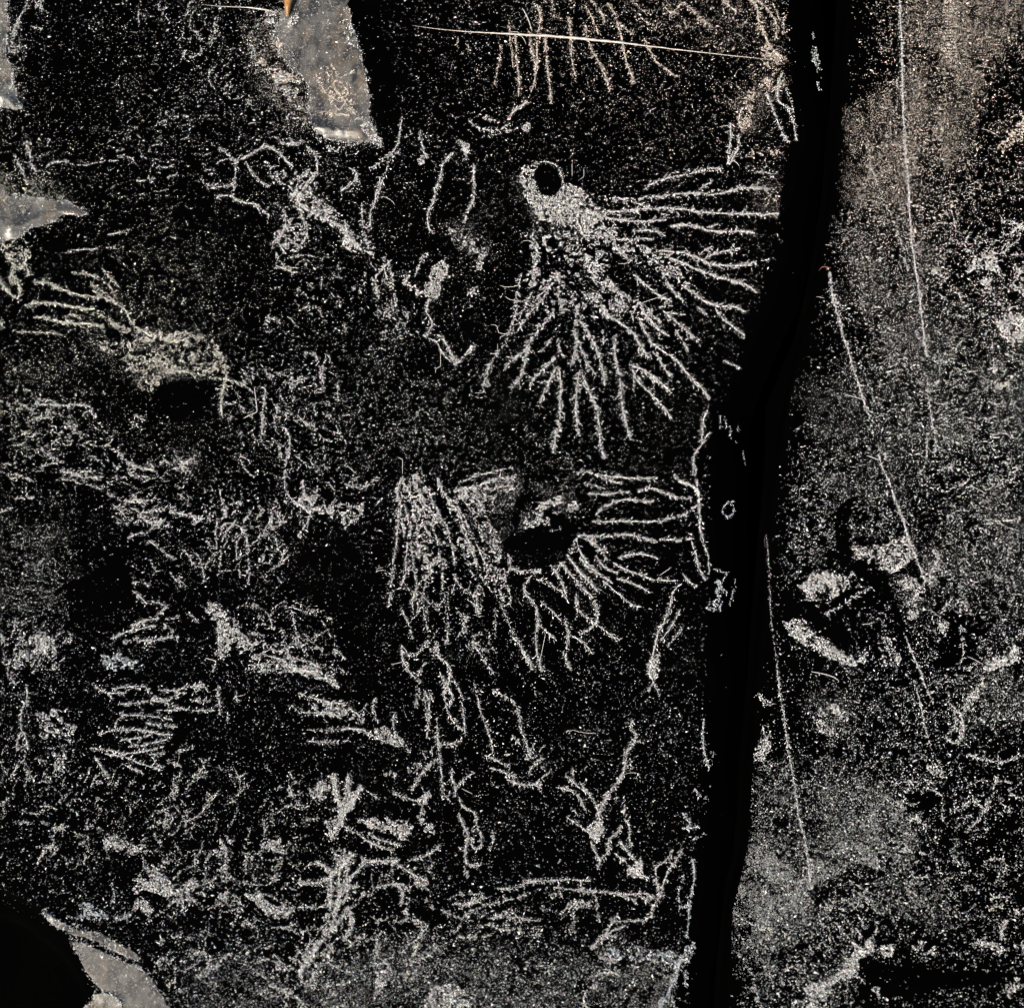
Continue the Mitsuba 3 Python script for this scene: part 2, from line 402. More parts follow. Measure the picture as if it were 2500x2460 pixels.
# ------------------------------------------------------------------ everything lying on the sheets
# T name|label|category|group|side|tint    S width density path    P density outline    O density centre outer,inner    F radius path
LAYOUT = """T mycelium_fan|largest white fan of radiating strands, spreading from a knot with a round black hole|growth||L|n
P .9 j60,130 110,70 180,45 250,40 262,60 190,72 158,100 145,150 160,210 200,270 270,312 335,290 362,240 375,190 460,230 560,300 640,370 710,420 680,460 620,480 560,520 470,545 400,500 330,520 280,490 220,475 200,540 180,480 175,400 120,330 75,230
S 8 .8 j240,45 300,58 345,105 372,180 368,240
P .6 j480,540 700,480 820,560 900,640 860,760 760,700 640,620 700,800 600,900 540,800
P .24 j280,520 480,560 520,720 440,820 350,760 370,620 300,560
O .5 j300,632 74,50
P .6 j150,560 195,640 190,800 205,880 150,960 90,930 140,760 130,640
P .45 j900,640 1100,680 1180,740 1250,860 1350,1000 1240,960 1120,860 1000,800
P .3 j480,720 640,860 800,960 1000,1100 1120,1240 1000,1250 860,1130 700,1180 560,1080 430,1160 300,1180 180,1120 200,900 330,840
P .4 j560,290 760,310 960,300 900,340 760,340
S 11 1 j690,420 830,402 980,390 1100,385 1250,392 1400,410 1600,420 1760,425 1935,420
S 10 1 j680,460 790,470 920,480 1050,475 1130,468
S 10 1 j1150,515 1200,510 1300,510 1400,535 1550,550 1660,550 1760,562
S 7 .9 j1420,522 1500,495
S 10 .9 j960,300 1100,300 1200,280 1380,275 1440,285 1560,265 1680,235 1800,245 1900,248
S 8 .9 j1360,248 1400,220 1455,188
S 10 .8 j960,250 1010,210 1080,185 1180,155 1300,130 1400,105 1530,95
S 18 .3 j1700,100 1800,122 1935,130
S 10 .9 j880,555 1000,545 1060,555 1112,582
S 9 .9 j850,612 930,605 1025,610
S 12 1 j730,640 770,680 810,720 858,762
S 8 .8 j900,725 912,785
S 11 1 j1080,690 1200,700 1330,735 1400,770 1500,800 1600,802 1700,790 1770,768
S 6 .8 j1815,762 1895,748
S 10 1 j1360,722 1400,690 1455,655
S 9 1 j1390,752 1520,702 1655,672
S 12 1 j1150,750 1280,800 1380,840 1500,890 1620,915 1690,935 1775,1000
S 7 .8 j1640,930 1685,900
S 11 1 j880,870 960,930 1050,1000 1162,1055
S 11 1 j1100,860 1150,950 1200,1020 1242,1052
S 11 1 j1240,945 1330,1010 1420,1070 1500,1095 1600,1100 1692,1138
S 10 1 j1480,1110 1530,1180 1620,1250 1692,1308
S 12 1 j1345,1098 1410,1155
S 11 1 j640,1110 700,1170 800,1222 870,1282 930,1372 995,1475
S 12 1 j940,1110 1000,1200 1060,1260 1138,1312
S 11 .9 j1100,1130 1200,1220 1280,1290 1362,1340
S 9 .9 j1120,1140 1255,1155
S 8 .8 j1070,1095 1165,1095
S 10 .9 j1195,1270 1240,1350 1280,1420
S 11 1 j920,1180 970,1280 1030,1370 1130,1440 1200,1500 1280,1590 1370,1680 1438,1770
S 10 .9 j1045,1430 1080,1500 1158,1612
S 12 1 j850,1520 950,1560 1050,1630 1158,1728
S 10 .9 j870,1540 900,1620 980,1710 1060,1780 1110,1846 e1870,470
S 8 .8 j890,1600 890,1690
S 12 .8 j750,1300 750,1450 770,1560 790,1700 e1590,420 1612,500 1634,592
S 11 .9 j500,1200 560,1300 620,1420 650,1530 676,1670
S 9 .8 j500,1400 560,1520 612,1595
S 12 .75 j480,1100 460,1250 470,1400 430,1525
S 11 .7 j340,1330 350,1420 382,1465
S 10 .9 j330,1455 220,1560 150,1630 125,1690
S 10 .9 j330,1540 270,1640 200,1835
S 12 .9 j345,1540 352,1700 350,1846 e1240,420 1218,550 1200,662
S 11 .9 j490,1560 468,1700 460,1846 e1330,480 1340,555
S 11 .95 j510,1600 570,1740 e1445,430 1462,560 1486,695
S 9 .6 j250,1000 170,1100 90,1200 30,1280
S 10 .8 j300,1160 210,1250 120,1370 60,1450 0,1490 e920,195
S 10 .8 j110,1340 90,1500 60,1600 0,1690 e958,302
S 9 .8 j290,1330 210,1425
S 12 .6 j330,850 340,1000 360,1150
S 12 .5 j430,980 480,1130
S 8 .7 j280,940 200,1020 100,1170
S 10 .6 j180,900 100,1080 40,1200
S 9 .6 j70,860 40,960 20,1080
S 12 .6 j560,1000 650,1080 720,1180
S 10 .7 j700,880 770,990 835,1095
S 9 .7 j795,1080 812,1160
S 9 .7 j865,1130 882,1205
S 10 .6 j600,1150 602,1212
S 9 .7 j662,1270 665,1370
S 9 .7 j540,800 605,885
S 9 .7 j620,695 725,722
S 8 .8 j815,310 838,362
S 9 .7 j870,345 1000,368
S 11 .6 b1000,1700 e940,0 900,80 840,170 800,322
F 0.64 e885,45 885,112
T mycelium_strand|short isolated pale strand lying right of the largest fan, next to the dark joint|growth||L|n
S 8 1 j1535,1488 1600,1515 1662,1537
T curly_hair|thin pale hair curled into two small loops on the knot of the largest fan|hair||L|n
F 0.88 j462,380 455,360 430,365 440,385 400,378 360,400 350,430 375,455 410,458 440,430 480,422 520,440 570,462 610,465 620,445 580,425 530,425 505,455 515,500 550,520 590,505 630,475 685,440

T mycelium_fan_001|broom-shaped white fan hanging from a pointed top, with an eye-like bare spot in it|growth||L|n
P .33 e300,830 330,800 390,780 460,790 520,880 580,1060 600,1260 520,1300 400,1250 360,1150 330,1050 290,1000
P .28 e360,1150 480,1180 600,1270 560,1400 480,1420 400,1400 350,1300
P .3 e560,900 640,860 740,850 900,800 990,800 1000,870 880,930 850,1000 860,1090 900,1180 945,1250 930,1290 870,1290 800,1180 740,1060 680,980 620,960
P .34 e600,930 660,1000 700,1080 740,1180 780,1300 740,1290 680,1240 640,1120
P .26 e770,1280 870,1290 940,1330 930,1420 880,1480 820,1400
P .8 e1030,1085 1045,1040 1075,1000 1110,950 1170,930 1245,915 1250,940 1170,965 1130,980 1130,1030 1180,1045 1175,1065 1110,1070
P 1 e1285,965 1320,945 1352,965 1330,985 1290,985
S 8 .6 e1200,1000 1245,995
S 9 .4 e1170,1105 1240,1095
S 11 .8 e345,800 318,900 322,1000 312,1150 292,1280 285,1380 262,1535
S 10 .7 e340,1000 352,1100 370,1200 360,1330 335,1435
S 12 .8 e400,790 440,900 520,1000 580,1060 620,1180 635,1300
S 12 .9 e545,800 600,920 660,1000 700,1100 730,1200 765,1305
S 10 .8 e350,830 420,960 470,1080 520,1160
S 11 .6 e480,1250 490,1350 470,1440 500,1522
S 8 .8 e480,1370 440,1400 400,1532
S 8 .6 e590,1290 570,1400 590,1500
S 9 .9 e630,1350 690,1430 760,1482 772,1550 782,1592
S 7 .8 e782,1400 768,1482
S 12 .55 e650,1540 690,1620 705,1680
S 9 .9 e335,1540 370,1620 402,1712
S 12 .5 e440,1420 460,1540 490,1670
S 12 .5 e570,1500 600,1620 595,1750
S 9 .9 e740,1725 790,1810 850,1900 h858,10
S 9 .7 e760,1740 830,1792
S 10 .9 e942,1240 952,1310 930,1360 945,1430 955,1500 905,1530
S 9 .8 e915,1550 960,1650 1010,1740 1050,1830 1085,1895
S 9 .6 e870,1545 868,1705
S 14 1 e920,1500 890,1440
S 16 .7 e970,1700 1030,1790 1080,1890
S 12 1 e955,1310 1060,1340 1125,1330 1055,1380 1035,1440 1080,1500 1110,1560 1112,1620 1100,1720 1112,1800 1130,1900
S 9 1 e1112,1630 1160,1670 1216,1726
S 10 .9 e1112,1380 1200,1420 1240,1450 1285,1515
S 10 1 e1180,1300 1220,1350 1255,1420 1270,1475
S 9 .9 e1240,1290 1210,1340
S 14 1 e1240,1285 1300,1350 1370,1430 1430,1490 1448,1560 1442,1630
S 10 1 e1442,1630 1400,1660 1348,1692
S 10 1 e1445,1630 1500,1680 1572,1728
S 11 .9 e1330,1545 1400,1598 1440,1632
S 7 .8 e1330,1460 1332,1560 1325,1605
S 14 .8 e1320,1480 1350,1530
S 12 .9 e1258,1600 1285,1680 1268,1800 1302,1895
S 9 1 e1310,1700 1370,1742 1420,1802
S 10 .9 e1130,1500 1190,1560 1242,1612
S 16 1 e1280,1240 1350,1340 1400,1390 1458,1452
S 12 1 e1340,1190 1400,1290 1480,1360 1532,1398
S 14 .8 e1300,1230 1380,1130 1440,1180
S 9 .9 e1380,1150 1440,1185 1505,1272
S 14 .9 e1440,1250 1490,1312 1565,1340
S 18 .8 e1360,1260 1400,1310 1440,1330
S 9 1 e1480,1395 1580,1470 1640,1520 1692,1536
S 10 1 e1558,1380 1650,1400 1745,1452
S 10 1 e1545,1285 1650,1340 1780,1380 1890,1386
S 10 1 e1568,1256 1680,1240 1785,1262
S 9 .9 e1440,1220 1495,1210
S 11 .9 e1400,1140 1520,1138 1620,1130 1720,1150 1785,1168
S 9 .9 e1800,1150 1934,1155 f60,1148
S 10 .8 e1420,1052 1560,1050 1700,1050 1800,1048 1880,1030 f0,1020 60,970 100,945
S 10 .9 e1440,1010 1530,955 1620,930 1765,940
S 11 .8 e1400,890 1500,895 1630,884
S 9 1 e1680,880 1760,868 1850,900 f0,915 50,915
S 10 .7 e1375,838 1425,850 1485,868
S 9 .9 e1330,772 1400,770 1470,800 1585,840
S 9 .9 e1440,790 1550,802 1660,805 1785,812
S 9 .9 e1880,788 1925,825 f0,838 60,855 92,900
S 14 .8 e640,875 740,860 850,815 985,800
S 7 .7 e660,835 780,790 970,745
S 9 .6 e780,890 880,855 1000,848
S 10 .5 e860,930 900,880 1010,870
S 7 .7 e380,850 400,980 430,1120 440,1260
S 6 .7 e430,880 480,1020 540,1150 560,1280
S 7 .7 e470,860 550,1000 590,1120
S 7 .7 e620,920 690,1020 740,1130 780,1220 830,1330
S 6 .6 e660,900 740,1000 800,1120 870,1240
S 6 .6 e720,880 800,980 850,1100
S 7 .7 e330,860 360,980 390,1100 400,1240 420,1380
S 6 .6 e800,1200 850,1300 930,1390
S 6 .6 e700,1260 760,1380
S 6 .5 e760,1300 830,1420 880,1480
T mycelium_fan_002|yellowish brush of strands spreading left from a frayed mat, at the left edge|growth||L|y
P .4 d500,40 620,30 750,20 800,0 1000,-40 1230,20 1260,100 1240,180 1190,240 1110,240 1060,205 930,230 860,320 780,310 755,250 800,220 720,200 690,130
P .5 a620,1830 780,1850 900,1900 1080,1904 1100,1934 800,1934
S 11 1 m190,1640 250,1640 330,1670 420,1700 500,1720 580,1730
S 12 1 m145,1775 260,1760 380,1775 470,1790 545,1795
S 11 1 m195,1840 300,1855 380,1875 500,1880 600,1904
S 9 .8 m380,1850 410,1825 470,1850
S 9 .9 m540,1690 620,1740 714,1790 a780,1860 860,1890
S 9 .9 m595,1560 630,1600 690,1665
S 10 .7 m420,1585 500,1590 560,1610 610,1640 665,1720
S 8 .7 m560,1815 640,1860 700,1900
S 8 .8 a100,1880 230,1885 350,1898
S 9 .7 d690,130 760,120 830,150 900,110
S 8 .8 d715,200 800,150 870,170 980,130
S 9 .8 d930,230 1010,200 1090,215
S 8 .6 a510,1600 590,1660 680,1730
S 20 .8 d1262,110 1278,210 1288,250
S 16 1 d1285,240 1262,330 1255,400 1262,465
S 12 .7 d1200,240 1300,255 1392,285
T mycelium_strand_001|straight pale strand lying level below the yellowish brush at the left edge|growth||L|n
S 9 1 d200,385 330,393 430,386 512,402
T mycelium_strand_002|thin dotted pale strand lying level near the left edge, between two torn films|growth||L|n
S 7 .9 m275,965 310,945 370,940 430,955
S 5 .7 m445,960 490,962 560,945 680,935
T mycelium_strand_003|knobbly thin strand lying level under the lower torn film at the left edge|growth||L|n
S 6 .9 m385,1470 430,1455 520,1450 580,1442
S 6 .7 m615,1438 690,1448
T mycelium_strand_004|short slanting dash of pale growth, right of the lower torn film at the left edge|growth||L|n
S 8 .9 m630,1362 714,1345 a735,1300
T mycelium_cluster|yellowish v-shaped tangle of thick strands under the lower torn film at the left edge|growth||L|y
S 16 .9 m-10,1600 40,1690 95,1740 115,1700 75,1600
S 14 .8 m50,1480 75,1560 60,1620 90,1650
S 16 .7 m70,1530 130,1555 150,1500
S 15 .8 m150,1450 155,1540 165,1600
S 14 .8 m0,1850 20,1904
P .4 m0,1380 180,1400 170,1500 90,1560 0,1480
T mycelium_cluster_001|pair of short blurred strands between the two torn films at the left edge|growth||L|n
S 10 .8 m155,820 165,880 180,940 220,1000
S 9 .8 m85,900 120,970 155,1060
P .3 m150,820 180,830 170,900 150,890
T mycelium_cluster_002|knobbly upright strand and v-shaped tip beside the upper torn film at the left edge|growth||L|n
S 13 .7 m155,0 150,45 130,80
S 16 .7 m120,90 100,150 90,200 45,260 70,310 110,300
S 10 .8 m200,0 225,40 240,60
S 9 .8 m240,0 243,60
S 8 .7 m80,270 150,265
S 10 .7 m70,420 75,490 40,560
T mycelium_strand_005|small pale dash close to the top left corner, right of the v-shaped tip|growth||L|n
S 8 1 m180,150 210,157 240,168
T mycelium_cluster_003|wide tangled web of looping strands under the largest torn film|growth||L|n
S 9 .8 a1240,830 1290,880 1332,912 1332,1000 1320,1080
S 9 .9 a1332,912 1390,895 1480,840
S 9 .7 a1170,1072 1240,1060 1330,1040
S 10 1 a1230,1126 1310,1110 1360,1145 1450,1160 1490,1195 1525,1225
S 9 .9 a1395,920 1440,990 1520,1062
S 14 1 a1480,830 1540,840 1600,890 1660,945
S 10 .8 a1550,775 1640,820 1720,800
S 13 .9 a1740,830 1790,890 1795,970 1750,1020 1700,1120
S 14 .8 a1680,1060 1700,1180 1740,1330 1700,1400
S 16 .9 a1700,1160 1800,1230 1934,1290 b60,1370 110,1420
S 12 .7 a1560,1150 1620,1250 1590,1340 1530,1390
S 12 .7 a1560,1360 1620,1440
S 14 .7 a1660,1240 1600,1300
S 10 .7 a1620,740 1660,820 1600,800
P .55 a1640,980 1760,960 1800,1000 1780,1100 1860,1170 1934,1220 1934,1290 1800,1250 1700,1220 1640,1120
P .4 a1550,1330 1640,1220 1740,1300 1700,1420 1610,1440
P .3 a1480,900 1620,960 1640,1060 1540,1040
P .6 a1510,380 1620,400 1690,470 1560,470
S 10 .9 b0,1082 60,1035 85,1015 105,1042
S 10 .8 b215,1000 200,1100 170,1200 160,1310
S 9 .8 b275,905 245,990 212,1090 178,1175
S 9 .9 b340,665 330,770 292,860 232,910 160,958
S 9 .8 b335,845 285,895
S 12 .7 b110,1150 115,1250 135,1340 165,1430
S 14 .7 b20,1250 50,1360 110,1410 180,1450
S 10 .7 b40,950 90,1000 30,1100
P .5 b0,1240 60,1320 190,1380 185,1450 120,1450 0,1390
T mycelium_strand_006|bent pale strand just below the wide tangled web, left of the round-tipped hook|growth||L|n
S 9 .8 b285,1472 225,1530 190,1590 195,1640 215,1692
T mycelium_cluster_004|row of strands hanging down from the top edge, crossing the bright taut thread|growth||L|t
S 7 .5 b722,0 726,52
S 7 .5 b660,210 655,262
S 7 .6 b720,250 720,302
S 9 .7 b890,240 900,320 885,400 865,482
S 7 .9 b950,120 950,200 965,300 970,382
S 10 1 b985,195 992,330 1000,430 1004,548
S 12 1 b1100,30 1128,100 1112,200 1105,300 1108,390
S 10 1 b1060,180 1085,300 1098,420 1072,522
S 10 1 b1152,200 1165,350 1178,480 1186,588
S 11 .9 b1285,100 1298,220 1305,340 1325,432
S 10 1 b1380,140 1402,250 1440,330 1490,420 1520,522
S 10 .8 b1410,0 1460,60 1492,128
S 10 .9 b1385,40 1430,120 1456,192
S 11 .9 b1510,20 1560,120 1590,250 1620,370 1662,468
S 8 .7 b1565,130 1650,195
S 9 .9 b1715,220 1780,340 1850,400 1908,442
S 11 .8 b1820,20 1880,80 c0,20 60,70 110,115 162,148
S 9 .7 b1700,105 1785,162
S 9 .9 c230,0 270,40 312,72
S 9 .6 b1190,0 1205,110
S 9 .6 b1640,0 1720,70
S 8 .7 c0,110 25,160
S 8 .8 b1060,550 970,640 945,660
T hair|short stiff bright hair standing on the taut thread near the top edge|hair||L|n
F 1.44 b1024,52 1055,110 1078,182
F 0.80 b940,190 990,185 1020,210 1045,255
T mycelium_cluster_005|forked strands meeting in a point at the top, close to the dark joint|growth||L|t
S 12 1 c370,0 410,30 432,120 470,220 530,310 558,352
S 11 .9 c425,0 480,60 530,140 518,225
S 9 .8 c572,80 565,200
S 9 .7 c510,30 550,120
P .6 c500,300 580,300 600,345 560,365 520,350
P .35 c430,250 500,270 520,360 450,380
T mycelium_cluster_006|two thin wavy strands close together just below the forked strands, beside the dark joint|growth||L|n
S 10 1 c568,405 545,480 540,560 590,618 622,690 646,792
S 6 .8 c568,460 600,540 632,642
S 10 1 c472,525 498,590 530,680 565,760 605,805
T mycelium_cluster_007|small u-shaped pair of pale prongs above the long rays of the largest fan|growth||L|n
S 10 1 c272,700 268,800 258,880 268,930
S 10 1 c262,930 290,885 315,815 312,762
F 0.80 c205,722 240,716 268,712
F 0.88 c285,912 305,925 320,945
T smear|brownish grey translucent smear above the u-shaped prongs|smear||L|t
P .55 c290,690 350,560 420,470 480,440 500,500 400,560 390,680 330,750
P .22 c430,250 560,310 560,520 480,520
P .22 c320,900 420,850 560,830 550,900 420,880
P .2 c460,1180 480,1120 540,1080 530,1150
T smear_001|slim bluish grey smear on the dark slope near the top of the joint|smear||L|c
P .55 c752,150 765,240 795,320 797,390 775,380 742,310
P .6 c778,430 795,445 790,480 780,470
T mycelium_strand_007|long gently curved upright strand with fuzzy sides, left of a shorter one|growth||L|n
S 13 1 b632,868 575,940 548,1040 520,1130 492,1200
S 9 1 b492,1200 490,1265 518,1325
T mycelium_strand_008|shorter upright fuzzy strand hooked left at its lower end|growth||L|n
S 11 1 b750,935 752,1050 748,1140 716,1190 692,1262
T mycelium_cluster_008|scattered little scraps and a bright crumb above the two upright fuzzy strands|growth||L|n
S 13 1 b660,788 688,830 710,905
S 11 .8 b725,690 790,730 850,740 950,700
S 11 .8 b800,670 870,680
S 11 1 b970,640 1050,580
P 1 b1030,720 1050,705 1078,712 1055,738 1035,740
P 1.4 b690,825 712,820 720,850 700,860
S 6 .8 b930,742 985,736
S 10 .4 b800,780 900,760
S 9 .8 b445,740 462,850 480,895
P .9 b440,905 460,890 468,920 445,930
S 10 .6 b360,785 400,760
T smear_002|diffuse pale haze of fine crumbs right of the two upright fuzzy strands' feet|smear||L|n
P .33 b600,1270 700,1330 790,1350 820,1440 780,1530 700,1420 610,1350
P .22 b700,1650 780,1620 810,1700 720,1740
T mycelium_cluster_009|ragged round-hooked clump with a long curved tail, left of the largest fan|growth||L|n
P .85 b345,1570 380,1535 385,1600 450,1650 500,1590 520,1520 585,1470 600,1530 560,1620 535,1700 490,1700 430,1665 350,1630
S 11 .8 b490,1440 440,1500 420,1560
S 14 .8 b500,1700 478,1770 510,1830 488,1890 e470,10
S 16 .9 e540,0 600,60 632,120 660,150
S 12 .7 e560,70 600,130 660,160
S 10 .9 e660,150 720,95 755,55
S 10 .7 e470,8 540,35
T hair_001|thin hair hooked at its lower end, crossing the curved tail left of the largest fan|hair||L|n
F 0.80 e545,40 560,100 562,170 535,190 530,212
T hair_002|wisp of hair curving right from the wide tangled web towards the upright fuzzy strands|hair||L|n
F 0.64 b220,1115 270,1130 303,1165
T hair_003|tiny upright bristle right of the round black hole of the largest fan, nearest to it|hair||L|n
F 0.72 b1305,930 1306,1002
T hair_004|tiny j-shaped bristle right of the round black hole of the largest fan, farther from it|hair||L|n
F 0.72 b1372,955 1372,998 1345,1022
T hair_005|fine wavy hair left of the largest fan, above a straighter one|hair||L|n
F 0.64 b895,1618 940,1628 1010,1612
T hair_006|fine straight hair left of the largest fan, below a wavy one|hair||L|n
F 0.72 b925,1680 960,1700 1018,1707
T hair_007|faint arched hair left of the small dark holes of the largest fan|hair||L|n
F 0.56 b1020,1372 1055,1364 1085,1382
T hair_008|faint arched hair over the second dark hole of the largest fan|hair||L|n
F 0.64 b1255,1420 1290,1392 1345,1392
T hair_009|fine curled hair at the lower left tip of the largest fan|hair||L|n
F 0.72 b845,1840 880,1850 890,1885 925,1892 955,1870
T hair_010|fine hair crossing the lower rays of the largest fan|hair||L|n
F 0.64 j875,1105 960,1065 1050,1035 1125,1000
T hair_011|faint hair looping out of the largest fan under its middle rays|hair||L|n
F 0.64 j770,790 830,785 870,760 880,735
T hair_012|upright thin hair rising from the pointed top of the broom-shaped fan|hair||L|n
F 0.72 e315,688 345,705 346,785
T hair_013|short thin hair lying level under the left tip of the largest fan|hair||L|n
F 0.64 e755,325 802,322
T hair_014|tiny ringlet of hair left of the broom-shaped fan|hair||L|n
F 0.64 e250,1330 215,1328 195,1340 205,1318 235,1312
T hair_015|thin hair hanging in the lower middle of the broom-shaped fan|hair||L|n
F 0.72 e1155,1688 1135,1785 1115,1880
T hair_016|short straight hair crossing the lower right rays of the broom-shaped fan|hair||L|n
F 0.80 e1868,1312 1800,1358
T hair_017|sharply bent bright hair shaped like an angle, right of the yellowish brush|hair||L|n
F 1.20 d1440,290 1450,360 1457,429 1420,448 1380,470
T hair_018|short bright hair above the lower left bone-shaped mat's foot|hair||L|n
F 0.96 d1165,1825 1230,1842
T hair_019|thin straight hair left of the broom-shaped fan's top|hair||L|n
F 0.72 e30,735 80,778
T hair_020|faint fine hair bowing to the right of the antler-shaped growth|hair||L|n
F 0.48 h1600,582 1650,570 1695,582
T hair_021|faint long hair arching below the hanging strands of the broom-shaped fan|hair||L|n
F 0.48 h1290,345 1310,330 1350,340 1440,348
T hair_022|small bright hair under the largest torn film, on bare black|hair||L|n
F 0.96 a1405,708 1430,700 1452,700
T mycelium_strand_009|long knotted upright strand along the dark joint, where the broom-shaped fan's rays end|growth||L|n
S 11 1 l405,325 372,400 365,470 358,590
S 8 1 l355,595 300,680 292,760 288,830
S 5 1 l315,760 315,835
S 11 1 l322,860 330,950 355,1030
S 13 1 l348,1060 348,1180 355,1270 375,1340
S 8 .8 l365,1340 390,1400 410,1500 415,1590
S 6 .9 l365,580 390,530 425,490
S 6 1 l140,822 200,870 290,915 330,980
T mycelium_strand_010|slanting strand below the ends of the broom-shaped fan's level rays, left of the joint|growth||L|n
S 10 1 l278,1340 310,1430 340,1540 388,1628
S 9 1 l215,1585 250,1640 320,1680
T mycelium_cluster_010|upright forked strand with two slim side prongs, right of the broom-shaped fan|growth||L|n
S 13 1 e1925,1410 1880,1450 1858,1530 1830,1610 1790,1690 1768,1790 1750,1895 h1765,60
S 8 .9 e1855,1610 1800,1645
S 7 1 e1916,1550 1880,1620 1805,1735
S 7 .8 e1934,1650 1890,1700 1850,1755
S 7 .9 h1770,60 1725,118
S 7 .9 h1775,70 1802,135
P .8 e1750,1850 1800,1800 1790,1900 h1775,50 1755,30
T smear_003|bluish grey broad smear on the dark slope beside the foot of the knotted strand|smear||L|c
P .6 l480,1640 530,1620 550,1700 540,1800 500,1860 400,1870 390,1830 450,1780
S 7 .7 l450,1550 510,1565 570,1570
S 6 .8 l560,1580 540,1610
S 8 .5 l630,1600 610,1700 590,1810
T smear_004|bluish ring-shaped smear on the dark slope of the joint|smear||L|c
S 6 .8 l625,1000 560,1030 525,1090 545,1130
S 6 .9 l545,1130 590,1110 620,1050 605,1010
T smear_005|bluish row of little drips on the dark slope, above the ring-shaped smear|smear||L|c
S 8 .6 l510,350 500,450
S 6 .8 l545,365 555,440
S 7 .6 l580,410 590,500
S 5 .6 l655,390 650,450
S 6 .4 l590,520 650,540
S 6 .4 l695,570 720,690
T mycelium_cluster_011|long thin crooked strand sloping down into a ragged claw, in the middle left|growth||L|n
S 8 .9 d1600,510 1640,600 1615,740 1612,850 1640,905 1700,960 1745,995
S 16 .9 d1720,820 1725,900 1760,945
S 12 .7 d1610,940 1700,960 1760,1000 1740,1060 1690,1140
P .6 d1680,920 1780,890 1800,960 1880,950 1934,1000 1934,1060 1860,1010 1740,1000
S 10 .6 d1800,850 1790,930
S 12 .7 d1834,930 1880,1010 1934,960
S 12 .6 e0,1050 60,1000 120,960
S 12 .7 e20,840 110,860 200,800
S 10 .7 e90,800 40,850
P .45 e0,960 60,950 140,980 80,1060 20,1110 0,1080
T mycelium_strand_011|thick mottled upright strand right of the bent angle-shaped hair|growth||L|n
S 16 .7 d1500,290 1495,400 1490,480 1480,570
T mycelium_strand_012|short crooked strand at the top of the middle left, above a small dash|growth||L|n
S 10 .8 d1730,95 1780,110 1815,180 1830,270
S 9 .8 d1835,150 1815,240
S 13 .7 d1650,255 1745,240
T mycelium_cluster_012|loose group of short dashes left of centre, near the left edge below the level strand|growth||L|n
S 11 .9 d670,648 710,700 760,742 870,756
S 8 .7 d245,650 300,690 355,722
S 14 .8 d340,765 400,780 465,788
S 9 .8 d465,770 545,768
S 12 .8 d515,808 582,798
S 12 .8 d90,920 190,915
S 9 .8 d0,995 70,972
S 10 .8 d755,450 825,478
S 12 .6 d740,490 800,530
S 12 .6 d610,890 690,942
S 9 .7 d645,978 705,968
S 12 .6 d735,790 840,800
S 10 .7 d610,830 640,845
S 14 .6 d50,590 90,580
T mycelium_cluster_013|splayed bundle of level strands forming an arrowhead, left of the small arched strand|growth||L|n
S 10 .9 d805,1008 900,988 995,962
S 11 .9 d950,995 1080,1022 1155,1042
S 11 .8 d805,1030 830,1055 910,1055
S 11 .8 d850,1102 900,1060 935,1045
S 13 .7 d725,1142 780,1122 835,1118
S 11 .7 d708,1075 755,1032
S 12 .6 d780,945 850,930 915,928
S 12 .8 d1090,1070 1150,1035
S 8 .5 d1150,960 1190,1050
T mycelium_cluster_014|three slim parallel strands slanting down, left of the small arched strand's legs|growth||L|n
S 10 .9 d840,1160 920,1212 985,1268
S 9 .9 d1035,1210 1085,1270 1112,1312
S 8 .8 d1112,1228 1150,1320 1155,1395
S 9 .6 d1175,1135 1200,1210
T mycelium_strand_013|small arched strand on a thin stem, with two legs, in the middle left|growth||L|n
S 7 .9 d1250,870 1260,950 1282,1022
S 7 .9 d1282,1022 1230,1062 1220,1145
S 10 .8 d1255,1140 1262,1075 1300,1058 1370,1090 1402,1160 1395,1240
S 7 .8 d1408,1262 1415,1330 1405,1400
S 12 .5 d1340,1270 1370,1230
T mycelium_cluster_015|zigzag stack of thick short strands in the lower left, left of the bone-shaped mat|growth||L|n
S 13 .9 d755,1448 800,1480 835,1515
S 16 .8 d862,1500 905,1515 945,1542
S 15 .9 d930,1545 880,1600 820,1610 745,1645
S 11 1 d635,1716 750,1670 880,1640
S 11 .9 d780,1728 900,1715 1015,1706
S 12 .8 d930,1635 985,1672
S 9 .8 d805,1768 855,1738
S 9 .9 d1065,1565 1122,1622
S 10 .6 d750,1398 810,1395 845,1412
S 9 .5 d850,1268 890,1350
S 9 .8 d940,1605 1010,1595
P .4 d700,1740 780,1700 760,1750
T smear_006|small soft grey smear in the lower left, above the zigzag stack|smear||L|n
P .45 d965,1340 1000,1350 1055,1400 1045,1430 1000,1410
T mycelium_patch|bone-shaped mottled mat with a narrow waist, in the lower left|growth||L|n
P .85 d1170,1535 1205,1490 1240,1530 1290,1560 1345,1610 1395,1700 1400,1780 1372,1805 1345,1720 1300,1740 1290,1810 1255,1830 1240,1720 1225,1620 1180,1580
S 9 .9 d1245,1620 1240,1740 1255,1820
S 10 .9 d1220,1840 1205,1900
T mycelium_cluster_016|feathery plume of fine strands sloping down right from the bone-shaped mat|growth||L|n
S 9 .8 n690,792 740,790 785,778 800,765
S 8 .7 n700,770 745,750
S 8 .8 n695,745 715,725
S 8 .8 n812,640 822,690 832,730 845,755
S 9 .9 n800,770 850,780 890,800
S 10 .8 n770,790 840,805 900,830
S 8 .7 n720,810 790,800
S 8 .7 n740,765 770,770 800,800
S 9 .7 n780,690 800,740
S 10 .6 n720,650 740,680
P .8 n830,805 875,788 895,795 915,820 940,855 915,840 880,835
P .3 n690,760 800,740 830,800 800,820 700,810
T mycelium_cluster_017|comb of many level thin strands in the lower left|growth||L|n
S 9 .9 g540,75 620,120 722,118
